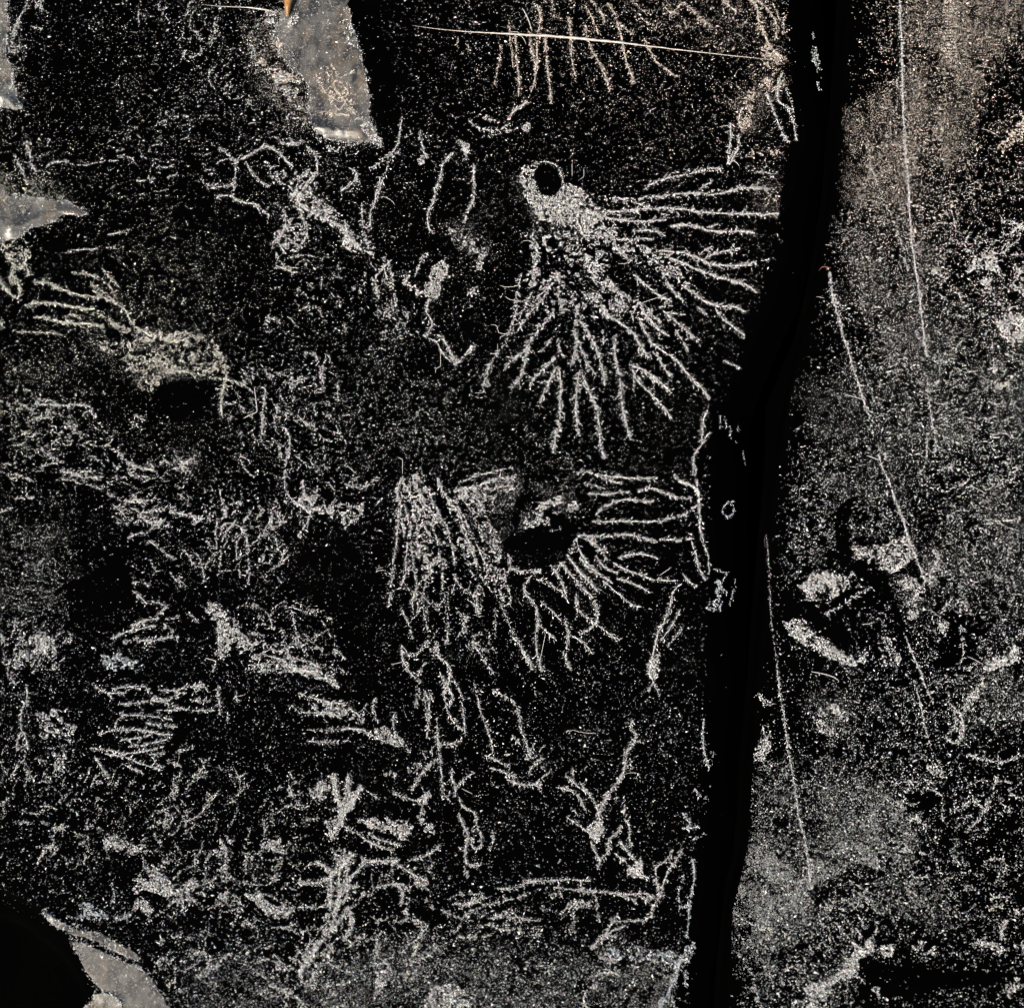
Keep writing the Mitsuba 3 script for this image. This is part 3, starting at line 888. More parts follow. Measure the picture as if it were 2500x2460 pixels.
S 8 .9 g640,95 760,82 832,85
S 8 .9 g620,120 630,155
S 9 .9 g670,182 780,172 900,165 1000,198 1100,215 1215,214
S 9 .8 g832,92 880,140 960,165
S 12 .9 g960,160 1000,130 1055,118
S 9 .9 g900,108 1000,108 1080,82 1150,90
S 9 .9 g890,215 1005,216
S 11 .8 g680,230 760,248 850,250
S 10 .9 g830,285 920,305 1002,312
S 8 .8 g650,330 665,275 700,260
S 8 .8 g860,250 980,265
S 9 1 g555,357 650,332 780,325 900,345 972,355
S 8 1 g680,385 780,372 862,355
S 13 .9 g730,420 785,412
S 11 .9 g800,415 870,400 950,380
S 8 1 g510,430 600,442 720,460 840,445 925,420
S 10 .9 g850,472 932,460
S 9 1 g600,465 720,488 820,525 922,558
S 8 .9 g690,518 740,540 795,572
S 12 .9 g538,480 575,540 612,602
S 8 1 g950,500 1025,536
S 9 .6 g200,490 265,512
S 9 .7 g1000,450 1095,435
S 14 .8 g1090,130 1150,70 1180,110
S 13 .8 g1080,160 1190,165
S 13 .6 g860,480 920,540
T mycelium_strand_014|two short upright dashes right of the comb of level strands|growth||L|n
S 11 1 g1240,80 1244,160 1252,242
S 8 .9 g1336,105 1345,172
F 0.72 g1345,140 1388,130
S 7 .8 g1290,225 1290,290
T mycelium_strand_015|thin upright strand ending in a small ring, at the left edge of the lower left|growth||L|n
S 7 1 g150,70 150,150 120,240 128,340
S 8 1 g128,340 105,375 92,420 120,450
S 8 1 g130,340 150,385 155,445
S 7 .8 g100,430 150,410
T smear_007|long hazy grey smear tapering downwards, left of the comb of level strands|smear||L|n
P .42 g210,230 420,200 430,330 380,460 360,560 335,625 315,600 290,470 210,340
T smear_008|torn grey patch at the left edge above the thin upright strand with a ring|smear||L|n
P .55 d30,1830 120,1780 220,1690 280,1680 320,1780 290,1850 220,1800 160,1850 100,1890 40,1890
S 12 .8 d170,1720 235,1690
S 12 .8 d230,1755 295,1835
S 12 .8 d0,1680 20,1730
S 14 .8 g40,10 90,70
T smear_009|soft greenish grey patch in the lower left, left of the bone-shaped mat's foot|smear||L|c
P .5 d570,1800 680,1800 760,1840 845,1860 840,1895 600,1895
S 14 .7 d570,1810 640,1870
T smear_010|pale soft cap-shaped smear in the lower left corner region|smear||L|n
P .85 g585,965 650,922 720,945 780,990 770,1020 690,1005 605,1005
S 6 .6 g775,1000 815,1080 800,1150
T smear_011|largest pale smear in the lower left, with a small round black hole|smear||L|n
P 1.2 g830,1090 870,1100 930,1160 985,1230 960,1260 900,1245 860,1230 820,1205 870,1190
P .9 g960,1260 1040,1220 1100,1170 1120,1200 1080,1260 1010,1310 970,1300
P .9 g760,1230 800,1290 870,1340 850,1375 810,1350 770,1330
P .7 g750,1170 810,1160 830,1220 770,1230
T smear_012|hooked pale smear right of the largest pale smear in the lower left|smear||L|n
P 1.1 g1395,1262 1460,1248 1510,1310 1560,1340 1640,1330 1640,1370 1580,1392 1520,1370 1470,1300
P .8 g1240,1260 1330,1265 1290,1290
T smear_013|small cloud-shaped smear above the hooked pale smear|smear||L|n
P .9 g1465,985 1530,958 1610,985 1615,1020 1520,1012
S 6 .6 g1470,1010 1490,1070
T smear_014|greenish bright streak just above the grey torn film in the bottom left corner|smear||L|c
P 1 g450,1310 500,1320 585,1370 520,1370 470,1350
P .5 g330,1380 480,1370 620,1390 740,1370 700,1410 560,1400 420,1400
S 9 .6 g640,1200 655,1300
T mycelium_strand_016|small upright forked strand above the hooked pale smear|growth||L|n
S 10 .8 g1245,940 1275,1000 1280,1110 1282,1190
S 12 .7 g1285,920 1315,975
P .4 g1215,1000 1260,970 1270,1060 1230,1060
S 9 .7 g1390,1080 1395,1150
S 14 .7 g1100,1030 1105,1110
T mycelium_cluster_018|coral-shaped upright cluster of thick strands, left of the bottom middle|growth||L|n
P .5 g1740,690 1790,640 1850,590 1870,580 1860,680 1800,740
P .35 g1880,570 1910,580 1925,720 1934,760 h20,760 60,690 110,645 90,740 40,800 0,850 g1930,880 1885,970 1850,900 1900,840 1860,760
S 14 1 h38,575 45,680 20,770
S 13 .9 h108,650 60,740 0,810
S 13 .9 g1840,850 1900,835 1934,790
S 13 1 g1885,575 1900,690 1934,770
S 8 .8 g1690,770 1750,758
S 9 .8 g1735,835 1800,825
S 12 .9 g1640,640 1660,700
S 14 1 p930,120 936,180 948,215 940,255 922,292
S 12 1 p966,125 958,190 945,250
S 13 1 p1002,150 975,205 940,262
S 11 .9 p890,138 880,175 898,192
S 10 .8 p858,160 872,192
S 9 .9 p905,250 920,300
T mycelium_cluster_019|large crooked branching cluster like a root crown, at the bottom left of the middle|growth||L|n
S 14 1 g1690,1190 1790,1195 1860,1170 1934,1110 h60,1040
S 10 1 g1790,1070 1840,1100 1880,1130
S 12 .8 h10,1050 40,1110 20,1180 -10,1260
S 14 1 g1870,1170 1875,1260 1870,1345
S 12 1 g1934,1300 1905,1360 1878,1455
S 12 1 h-40,1310 10,1240 60,1160 150,1080 270,1066
P .3 h-50,1000 40,1000 110,1030 90,1080 30,1120 0,1200 -60,1330 -90,1350 -50,1200
S 12 1 h280,1070 350,1112 440,1172
S 10 .9 h390,1065 440,1050 500,1025 565,975
P .9 h420,1170 460,1150 485,1190 455,1225 425,1200
S 11 .9 h200,1220 290,1200 372,1215
S 12 .9 h300,1208 345,1250 340,1310
S 10 .9 h40,1220 95,1208
S 14 .9 g1800,1520 1760,1600 1700,1700
S 9 .7 g1610,1450 1720,1472 1765,1440
S 12 .9 g1870,1500 1840,1480 1934,1440
S 12 .8 g1640,1620 1740,1660
S 12 .8 g1780,1700 1790,1790
S 12 .9 h40,1330 50,1420 10,1520
S 12 .7 g1560,1640 1600,1690
P .25 g1680,1570 1790,1520 1800,1600 1700,1720 1640,1680
P .45 h340,1280 380,1370 470,1420 420,1420 350,1350
S 9 .7 h500,1130 530,1170
S 11 1 p972,338 935,380 914,430 918,490
S 12 1 p945,390 940,445 936,490 898,518
S 11 1 p962,400 963,455 930,495
S 9 .9 p855,375 892,370 912,395
S 9 .8 p830,490 880,490 915,480
S 12 1 p966,490 942,530 905,566
S 10 .9 p970,500 976,545 955,582
S 10 .9 p1000,352 1060,366 1110,358
S 14 1 p900,580 852,640 830,682
S 10 .8 p925,600 870,685
S 15 .9 p750,710 810,730 852,768
S 9 .8 p760,620 805,665
S 9 .7 p700,660 740,690
T mycelium_cluster_020|leafy-looking pale mat with two slim strands below it, right of the coral-shaped cluster|growth||L|n
P .95 h100,845 190,835 260,870 250,825 290,840 340,830 395,870 395,920 350,945 300,910 200,890
S 9 1 h88,905 180,975 292,1006
S 9 1 h130,905 230,950 332,982
S 10 1 h0,870 70,905
S 8 .8 h150,680 212,720
S 8 .9 h238,578 270,570 305,578 295,600
T mycelium_cluster_021|pale feathery plume pointing right, above the coral-shaped cluster|growth||L|n
S 11 .9 g1690,120 1800,155 1934,180
S 12 .8 g1650,190 1750,230 1860,230 1934,260
S 13 .8 h0,180 60,215 130,265
S 12 1 h0,318 100,322 180,355
P 1 h175,340 240,315 330,380 382,445 290,412 200,380
S 9 .9 h195,145 178,220 205,285
S 9 .9 h298,225 290,300 300,350
S 11 .6 h140,180 115,250
S 9 .8 g1740,390 1934,402
S 9 .6 g1750,330 1934,325
P .4 g1700,130 1934,200 h60,220 130,280 60,290 g1850,250 1740,210
S 7 .8 h0,395 35,385
T mycelium_cluster_022|tall bundle of looping upright strands below the left part of the broom-shaped fan|growth||L|n
S 12 1 e340,1750 350,1830 385,1900 h440,60
S 11 1 e490,1725 440,1790 400,1815 350,1790
S 16 1 e538,1730 550,1810 600,1860 615,1900 h590,120
S 12 .9 e480,1850 440,1890 h430,20
S 9 .9 h440,95 425,150 412,195
S 9 1 h468,100 490,160 492,280 485,375
S 8 .9 h490,105 515,165
S 9 1 h560,0 580,80 585,150 610,190 625,150 595,90
S 10 1 h590,190 630,280 685,325
S 8 .9 h640,40 680,150 690,260 700,365
S 9 .8 h540,300 545,400 552,470 565,560 570,705
S 9 1 h545,410 600,405 672,390
S 12 1 h545,490 480,550 430,615 395,670
S 10 .8 h460,450 475,495
S 9 .8 h520,425 500,465
S 9 .9 h608,680 602,722
S 14 .7 h375,540 380,575
S 9 .7 h400,530 450,520 410,570
S 16 .5 h470,150 480,280
S 7 .7 h540,260 545,420
F 0.72 e280,1858 330,1850 360,1830
F 0.72 e345,1900 385,1860
T mycelium_strand_017|forked stub with a long thin left arm, under the tall bundle of looping strands|growth||L|n
S 10 .9 h288,688 360,715 442,732
S 13 .9 h495,670 465,740 450,800 455,865
P .8 h440,700 500,690 480,760 455,750
P .8 h478,900 490,865 520,870 520,905 500,950
T mycelium_strand_018|long wriggling strand ending in a hooked foot, right of the tall looping bundle|growth||L|n
S 14 1 h628,548 622,600 640,650 645,705
S 9 1 h750,568 690,610 655,648
S 9 1 h670,715 690,760 752,800 768,870 792,930 788,990 758,1000 740,945
S 13 1 h660,800 690,870 718,940 702,1020 712,1090
S 9 .9 h700,1110 712,1162
S 14 .9 h720,1095 790,1095
S 8 .7 h740,880 745,960
F 0.56 h680,660 742,690
T mycelium_strand_019|short faint upright strand right of the wriggling strand's foot|growth||L|n
S 9 .8 h850,900 858,950 840,1015
T mycelium_cluster_023|pair of long strands hanging from the broom-shaped fan into a claw-like spray|growth||L|n
S 9 1 h855,105 930,140 985,180 1008,270 1020,340 1048,410 1072,480
S 10 1 h970,360 1008,408
S 9 .8 h1040,492 1100,485
S 9 .8 h750,60 770,150 795,240 825,330 850,400 858,465
S 9 .8 h1100,390 1060,470
S 7 .7 h1120,460 1140,420
S 7 .7 h780,100 798,108
T mycelium_cluster_024|cluster of slanting dashes like a bird's foot, left of the antler-shaped growth|growth||L|n
S 8 1 h822,475 890,505 952,540
S 9 1 h848,540 930,568 985,592
S 11 1 h945,610 1030,635 1090,640 1122,605
S 8 .8 h1122,605 1190,565
S 9 .8 h1110,620 1132,685
S 8 1 h1152,490 1090,522 1060,572
S 8 .9 h1060,572 1075,580
S 7 .7 h1110,550 1160,535
S 7 .8 h925,465 955,462
T mycelium_cluster_025|antler-shaped branching growth with one long right arm, in the lower right of the left sheet|growth||L|n
S 9 1 h1650,272 1638,310 1668,350
S 13 1 h1668,350 1650,410 1610,470 1605,540 1570,620
S 18 1 h1585,590 1530,670 1485,740
S 17 1 h1485,740 1460,800 1455,870 1445,930
S 9 1 h1268,588 1340,650 1400,690 1440,760 1455,812
S 8 1 h1312,545 1310,610
S 8 1 h1350,620 1400,690
S 9 1 h1230,655 1330,692 1368,750 1385,802
S 9 1 h1280,822 1350,870 1412,912
S 7 .7 h1300,765 1340,815
S 7 .9 h1660,395 1702,388
S 8 .8 h1630,490 1640,550
P 1.2 h1400,890 1440,850 1480,860 1475,930 1445,955 1420,930
T mycelium_cluster_026|small v-shaped growth just under the antler-shaped growth|growth||L|n
S 9 1 h1410,965 1440,1030 1465,1068
S 11 1 h1582,868 1560,910 1515,950 1505,1010 1472,1058 1455,1115
T mycelium_strand_020|slim s-shaped strand right of the small v-shaped growth|growth||L|n
S 8 1 h1600,755 1600,820 1628,870 1630,935 1637,988
T mycelium_cluster_027|arrow-shaped pair of prickly strands left of the tall fork by the joint|growth||L|n
S 10 1 h1575,955 1620,1020 1660,1070 1680,1140
S 10 1 h1550,1030 1610,1080 1660,1130 1742,1165
S 9 1 h1690,1048 1692,1130
P 1.1 h1630,1110 1690,1070 1700,1130 1660,1165 1630,1150
T mycelium_cluster_028|tall two-pronged fork leaning to the joint, with a thick foot pointing down left|growth||L|n
S 9 1 h1880,1010 1830,1070 1778,1112 1775,1160 1790,1220
S 10 1 h1930,1000 1890,1070 1832,1150 1815,1220 1800,1270
S 12 1 h1795,1200 1790,1280 1760,1330 1752,1390
S 11 1 h1752,1385 1700,1415
S 7 .7 h1700,1275 1750,1300
T mycelium_cluster_029|long nearly level branch with thin twigs, along the bottom of the left sheet|growth||L|n
S 9 1 h900,1226 1000,1215 1060,1190 1170,1180 1280,1175 1408,1184
S 10 1 h1350,1185 1358,1230 1430,1250
S 8 1 h1360,1235 1460,1245 1560,1250 1640,1256 1720,1255 1762,1282
S 10 .9 h1430,1250 1455,1322
S 6 .8 h1190,1218 1350,1234
S 9 .9 h1560,1256 1630,1280 1672,1312
S 8 .9 h1690,1272 1742,1306
S 7 .8 h630,1316 750,1302 832,1278
S 9 .7 h668,1262 800,1250
S 8 .7 h905,1225 925,1295
S 8 .7 h930,1292 1010,1270 1042,1248
S 10 .8 h1180,1265 1242,1256
P .8 h1280,1330 1300,1295 1410,1298 1402,1332 1330,1318 1290,1345
S 8 .7 h870,1390 920,1380 992,1412
S 8 .6 h970,1330 930,1370
S 9 .6 h1120,1330 1160,1350
T mycelium_cluster_030|small twiggy fork under the long level branch, beside the bottom of the tall fork|growth||L|n
S 7 .9 h1700,1405 1620,1410 1550,1410 1520,1400
S 10 1 h1560,1368 1525,1430 1490,1490 1450,1528 1410,1562
S 8 1 h1605,1440 1545,1460 1490,1495
S 7 .8 h1500,1500 1570,1500
S 8 .8 h1450,1360 1465,1415
T mycelium_strand_021|thin bent strand running off the bottom edge right of the middle|growth||L|n
S 9 1 h1442,1760 1392,1810 1372,1860 1392,1904
T mycelium_strand_022|two short level strokes above the thin bent strand at the bottom edge|growth||L|n
S 11 .9 h1450,1710 1500,1700 1572,1716
S 12 .8 h1455,1612 1545,1640
T smear_015|pale bluish bent ridge of crumbs along the bottom of the left sheet's edge|smear||L|c
S 18 .9 h1930,1610 1900,1700 1860,1790 1820,1860 1795,1904
S 9 .6 h1850,1810 1885,1900
P .5 h1460,1590 1600,1560 1800,1570 1925,1590 1900,1680 1800,1640 1650,1630 1540,1640
P .6 i0,1560 65,1535 70,1580 50,1640 0,1650
T mycelium_cluster_031|row of slim bluish strokes along the lower part of the left sheet's edge|growth||L|c
S 8 1 i120,265 118,340 120,400 150,550
S 6 .8 i92,435 125,428
S 9 .8 i70,660 95,700 142,716
S 10 1 i0,798 25,830 45,862
S 9 1 i0,888 90,880
S 7 .7 i55,950 120,910
S 8 1 i52,1060 65,1170 42,1280 32,1400 20,1500
S 7 .9 i0,1330 40,1315
S 10 .6 i20,1640 15,1780
S 9 .6 i180,450 160,510
S 10 .5 h1934,1150 1910,1280 1930,1340
T smear_016|large pale hazy blotch at the bottom edge left of the middle|smear||L|w
P .85 h460,1850 540,1780 640,1750 690,1820 730,1850 720,1904 440,1904
P .5 h190,1650 270,1600 290,1680 230,1850 180,1860
P .3 g1040,1640 1150,1560 1240,1650 1220,1800 1120,1740

T smear_021|ladder-like column of short level strokes near the top of the right sheet|smear||R|t
S 6 0.75 c1485,5 1538,4
S 6 0.75 c1485,22 1536,21
S 6 0.75 c1477,39 1563,41
S 6 0.75 c1475,56 1549,54
S 6 0.75 c1485,73 1538,71
S 6 0.75 c1476,90 1564,92
S 6 0.75 c1490,107 1547,105
S 6 0.75 c1475,124 1558,127
S 6 0.75 c1493,141 1546,142
S 6 0.75 c1481,158 1553,155
S 6 0.75 c1489,175 1541,178
S 6 0.75 c1482,192 1557,190
S 6 0.75 c1482,209 1558,212
S 6 0.75 c1483,226 1555,225
S 6 0.75 c1482,243 1551,240
S 6 0.75 c1469,260 1556,256
S 6 0.75 c1471,277 1549,275
S 6 0.75 c1480,294 1551,293
S 6 0.75 c1491,311 1548,310
S 6 0.75 c1468,328 1546,326
S 6 0.5 c1477,345 1536,344
S 6 0.5 c1464,420 1523,421
S 6 0.5 c1468,445 1512,442
S 6 0.5 c1471,470 1507,472
S 6 0.5 c1451,545 1494,549
S 6 0.5 c1454,570 1501,574
S 6 0.5 c1442,595 1503,593
S 6 0.5 c1439,620 1488,617
S 6 0.5 c1429,645 1495,644
S 6 0.5 c1436,670 1471,667
S 6 0.5 c1436,695 1482,693
S 6 0.5 c1414,720 1480,719
S 6 0.5 c1427,745 1463,741
S 6 0.5 c1412,770 1469,767
S 6 0.5 c1410,795 1460,793
S 6 0.5 c1424,820 1462,820
S 6 0.5 c1413,845 1460,849
T mycelium_patch_001|triangular mottled patch with a small hole, on the upper right sheet|growth||R|n
P .95 c1618,1535 1650,1480 1700,1410 1725,1440 1770,1400 1785,1450 1788,1538 1730,1520 1700,1480 1690,1520
P .75 c1685,1585 1740,1570 1735,1620 1760,1665 1725,1645
T mycelium_patch_002|small white star-shaped scrap at the right edge, upper part|growth||R|w
S 11 1.2 c1865,1325 1900,1290 1934,1262 
S 11 1.2 c1870,1250 1900,1275 1945,1310
P .5 c1800,1250 1870,1240 1880,1275 1830,1270
T mycelium_patch_003|ring-shaped felted patch at the right edge below the star-shaped scrap|growth||R|n
O .95 c1868,1858 92,26
S 9 .9 c1860,1445 1940,1440
S 12 .8 c1880,1500 1905,1550 1930,1500
S 12 .6 c1790,1710 1825,1760
P .4 c1860,1560 1934,1580 1934,1680 1870,1640
T smear_017|brownish haze at the right edge near the top|smear||R|t
P .5 c1780,840 1850,760 1934,660 1980,700 1960,780 1860,820 1790,880
T mycelium_patch_004|bright mottled round patch beside the dark bare ring, on the right sheet|growth||R|n
P .72 f1112,1230 1140,1180 1220,1148 1290,1140 1298,1190 1310,1240 1280,1290 1200,1340 1175,1335 1225,1290 1215,1240 1190,1290 1140,1328 1105,1290
S 10 1 f1185,1338 1240,1300 1290,1260
T mycelium_patch_005|lobed grey patch left of the dark bare ring, close to the joint|growth||R|n
P .95 f648,1425 690,1390 730,1350 800,1335 850,1345 870,1390 850,1420 770,1450 760,1490 700,1490
P .6 f850,1360 930,1370 970,1330 965,1380 890,1450 830,1500 760,1535 820,1470 860,1430
S 13 .6 f920,1515 1000,1465 1065,1425
S 8 .8 f805,1572 900,1530
T mycelium_patch_006|long tapering grey patch sloping down right, on the right sheet below the bare ring|growth||R|n
P .95 f575,1620 690,1610 760,1690 870,1775 980,1832 1040,1800 1045,1850 960,1875 880,1835 740,1770 650,1710 600,1680
T smear_018|dim grey tuft inside the dark bare ring|smear||R|n
P .5 f970,1215 1050,1180 1115,1195 1090,1270 1040,1280 990,1265
T smear_019|hazy bow-shaped smear curving round the right of the dark bare ring|smear||R|n
P .55 f1210,1400 1340,1365 1400,1320 1425,1200 1445,1210 1460,1290 1430,1390 1350,1450 1320,1590 1280,1595 1270,1480
P .4 f1120,1700 1200,1720 1240,1800 1240,1890 1130,1880
T mycelium_strand_023|faint arch of crumbs like a hairpin, right of the hazy bow-shaped smear|growth||R|n
S 8 .7 f1465,1580 1490,1520 1530,1490 1575,1500 1610,1555
S 9 .7 f1575,1640 1590,1760 1572,1860
P .4 f1455,1640 1510,1600 1530,1670 1480,1710
T mycelium_patch_007|pale arched patch at the right edge, midway down|growth||R|n
P 1 f1715,1880 1760,1830 1850,1800 1870,1750 1895,1780 1900,1840 1850,1855 1780,1865 1740,1904
S 11 .8 f1900,1690 1934,1670
T mycelium_patch_008|pale leaf-shaped patch beside the dark joint, lower half|growth||R|n
P 1 i402,492 430,410 465,310 490,350 485,440 450,492
P .35 i410,115 500,130 530,180 490,220
T smear_020|small bright comet-shaped smear on the lower right sheet|smear||R|n
P 1.2 i835,185 870,195 885,235 860,225
P .35 i740,260 830,190 930,230 940,330 880,370 780,340
T mycelium_strand_024|u-shaped furry strand on the lower right sheet, at the end of the long scratch|growth||R|n
S 13 .8 i1510,180 1552,240 1540,310 1500,345
S 14 .9 i1490,350 1500,390 1550,405 1580,360 1590,330 1562,210
P .5 i1570,170 1700,40 1720,80 1600,230
T mycelium_strand_025|shallow bowl-shaped arc of crumbs at the right, below the u-shaped strand|growth||R|n
S 8 .9 i1600,465 1700,492 1790,512 1870,492 1905,455
T mycelium_cluster_032|little group of flakes left of the bowl-shaped arc|growth||R|n
P 1 i1392,540 1430,530 1470,590 1415,568
S 12 .7 i1370,610 1420,630
S 12 .6 i1240,625 1330,620
S 10 .7 i1400,660 1465,700
S 6 .8 i1450,500 1475,570
S 6 .8 i1520,540 1525,565
T mycelium_strand_026|short thick stroke with a trail of crumbs, on the right of the lower right sheet|growth||R|n
S 16 1 i1735,730 1705,785
S 10 .7 i1705,785 1650,860 1610,910
T mycelium_strand_027|short slanting stroke left of the thick stroke with a trail, lower right sheet|growth||R|n
S 9 .8 i1300,830 1350,850 1382,885
T mycelium_cluster_033|long pale s-shaped trail climbing right from the bottom edge of the right sheet|growth||R|w
P 1.15 i690,1800 760,1765 830,1740 900,1705 930,1650 955,1590 1030,1565 1060,1510 1085,1560 1010,1612 975,1700 900,1745 835,1790 800,1850 740,1830
P .7 i600,1900 650,1860 760,1870 760,1904
S 14 .9 i960,1530 1010,1570
S 11 .6 i1000,1720 1030,1760
P .9 i1080,1800 1100,1790 1105,1830
T mycelium_strand_028|small open ring of crumbs at the upper end of the s-shaped trail|growth||R|n
O 1 i1158,1578 27,13
T mycelium_cluster_034|small arrow-shaped scrap and crumbs in the lower right corner|growth||R|n
S 11 .9 i1780,1425 1840,1408 1815,1450 1808,1515
P .7 i1660,1530 1720,1510 1790,1540 1850,1560 1790,1600 1760,1560
P .6 i1880,1350 1940,1360 1930,1390
P .6 i1885,1550 1940,1540 1940,1580
S 9 .6 i1750,1310 1765,1270 1830,1270
P .4 i1360,1590 1440,1560 1420,1610
P .35 i1800,1760 1900,1700 1920,1780 1840,1840
P .4 i1300,1560 1350,1530 1340,1580
T hair_023|tiny bright hair crossing the upper part of the slanting scratch, right sheet|hair||R|n
F 0.88 f905,330 960,346 1015,360
T hair_024|tiny bright hair crossing the slanting scratch farther down, above the bare ring|hair||R|n
F 0.96 f1040,680 1080,693 1120,708
T hair_025|short hair lying level beside the right-hand scratch, under its break|hair||R|n
F 0.72 f1420,380 1460,387 1505,378
T hair_026|small hooked hair near the joint on the right sheet|hair||R|n
F 0.72 f660,890 668,862 690,862 720,872
T hair_027|thin slanting hair right of the bare ring, near the right edge|hair||R|n
F 0.72 f1620,845 1670,870 1712,892
T hair_028|small level hair inside the dark area under the bare ring|hair||R|n
F 0.72 f1010,1635 1045,1632 1085,1622
T hair_029|thin slanting hair left of the faint hairpin arch|hair||R|n
F 0.64 f1400,1552 1450,1590
T hair_030|long thin hair above the pale arched patch at the right edge|hair||R|n
F 0.72 f1610,1815 1655,1835 1702,1862
T hair_031|long faint hair bowing over the upper middle of the lower right sheet|hair||R|n
F 0.96 i730,0 800,12 850,28 885,52
T hair_032|thin hair in the brownish haze near the right edge, upper part|hair||R|n
F 0.64 c1700,735 1760,755 1790,778
T hair_033|tiny white hair lying across the dark joint, upper of two|hair||R|n
F 0.88 c738,887 755,884 772,886
T hair_034|tiny white hair lying across the dark joint, lower of two|hair||R|n
F 0.88 c805,1390 840,1393
T red_hair|tiny reddish hair lying across the edge of the dark joint|hair||R|n
F 0.88 c775,1520 800,1515 838,1521
T hair_035|tiny pale hair at the joint beside the top of the slanting scratch|hair||R|n
F 0.72 c755,1684 778,1685 802,1692
"""
PART = {'S': 'strand', 'P': 'patch', 'O': 'ring', 'F': 'hair'}
things, VOID = [], []
for line in LAYOUT.splitlines():
    if line.startswith('T '):
        n, lab, cat, grp, side, tint = line[2:].split('|')
        things.append(((n, lab, cat, grp, side, tint), []))
    elif line.strip():
        things[-1][1].append(line)


def make_item(line, side, tint):
    kind, rest = line[0], line[2:].strip()
    if kind == 'S':
        w, d, path = rest.split(' ', 2)
        return strand(sheet_xy(points(path)), float(w) * .78, float(d) * 1.15, side, tint)
    if kind == 'P':
        d, path = rest.split(' ', 1)
        return mat(Polygon(sheet_xy(points(path))), float(d) * 1.1, side, tint)
    if kind == 'O':
        d, c, rr = rest.split(' ')
        p, (ro, ri) = points(c), [float(a) * TILES[c[0]][2] for a in rr.split(',')]
        q = Point(*sheet_xy(p)[0])
        return mat(q.buffer(ro).difference(q.buffer(ri)), float(d) * 1.1, side, tint)
    r, path = rest.split(' ', 1)
    return hair(sheet_xy(points(path)), float(r), side)


def twigs(lines):
    """Short barbs that leave the long strands of a fan at a slant, like a feather's."""
    r, out = np.random.default_rng(3), []
    for line in lines:
        if line[0] == 'S':
            w, d, path = line[2:].split(' ', 2)
            Q, s = resample(points(path), 2.0)
            if s[-1] > 60 and float(w) >= 9:
                at = 14.0
                while at < s[-1] - 12:
                    i = int(at / s[-1] * (len(Q) - 2))
                    v = (Q[i + 1] - Q[i]) / max(np.linalg.norm(Q[i + 1] - Q[i]), 1e-6)
                    a = math.radians(28 + 22 * r.random()) * (1 if r.random() < .5 else -1)
                    v = np.array([v[0] * math.cos(a) - v[1] * math.sin(a), v[0] * math.sin(a) + v[1] * math.cos(a)])
                    l = 9 + 15 * r.random()
                    out.append(strand(sheet_xy([Q[i], Q[i] + v * l]), 4.5 + 2 * r.random(), .75, 'L', 'n'))
                    at += 12 + 22 * r.random()
    return join(out)


for (n, lab, cat, grp, side, tint), lines in things:
    base = re.sub(r'_\d{3}$', '', n)
    k = key_for(base)
    labels[k] = {'label': lab, 'category': cat}
    if grp:
        labels[k]['group'] = grp
    count = {}
    for line in lines:
        part = PART[line[0]]
        i = count.get(part, 0)
        count[part] = i + 1
        key = k if len(lines) == 1 else f'{k}__{part}' + (f'_{i:03d}' if i else '')
        put(key, make_item(line, side, tint), 'dust_matter' if line[0] != 'F' else ('red_hair_matter' if base == 'red_hair' else 'hair_matter'))

put('mycelium_fan__barbs', twigs(things[0][1]))
labels['mycelium_fan__barbs'] = {'label': 'short barbs along the strands of the fan', 'kind': 'stuff'}

# fine scratches of the right-hand sheet, filled with pale dust
for i, (w, d, path) in enumerate([
        (6, 1.2, 'c1222,-40 1230,40 1240,200 1245,400 1248,600 1258,800 1275,1000 1283,1200 1300,1380 1325,1560 1350,1750 1368,1904 f1372,60 1380,120'),
        (5, .8, 'f1385,260 1395,380 1410,480 1430,600 1425,680'),
        (5, .6, 'f1380,560 1382,700 1330,790'), (4, .5, 'f1382,800 1384,940'),
        (8, 1.0, 'c835,1540 845,1680 880,1790 908,1904 f915,20 945,120 985,240 1020,350 1060,470'),
        (5.5, 1.15, 'f1110,670 1125,730 1165,820 1200,920 1240,1030 1275,1140 1310,1230 1355,1345'),
        (5, 1.0, 'f1262,1700 1300,1800 1345,1904 i1380,100 1420,165'),
        (5, 1.0, 'i1305,50 1340,160 1365,280 1400,400'),
        (3.5, .6, 'f482,1100 488,1300 492,1440 500,1600 518,1740 i530,-60 535,0'),
        (5.5, 1.0, 'i535,-10 550,120 575,280 595,440 625,600 650,780 690,960 715,1120 730,1230'),
        (5, .6, 'i670,1330 695,1440'), (5, .6, 'c1055,850 1060,930 1090,1010 1130,1120 1190,1240 1240,1400 1275,1530'),
        (4, .7, 'c1210,450 1215,540')]):
    put('black_sheet_001__scratch' + (f'_{i:03d}' if i else ''), strand(sheet_xy(points(path)), w, d * 1.1, 'R', 'w'))

# crease highlights modelled as pale tapering tubes, and a brown twig at the top
scene['crease_glint_matter'] = {'type': 'twosided', 'bsdf': {'type': 'principled', 'base_color': {'type': 'rgb', 'value': [.42, .38, .33]}, 'roughness': .3, 'specular': .8}}


def bark(p, n, uv):
    a = mikit.fbm(p.x * 900, p.y * 250, p.z * 900)
    return mikit.mix((.12, .055, .015), (.42, .22, .07), a)


scene['bark_matter'] = {'type': 'twosided', 'bsdf': {'type': 'principled', 'base_color': mikit.proc(bark), 'roughness': .4, 'specular': .4}}


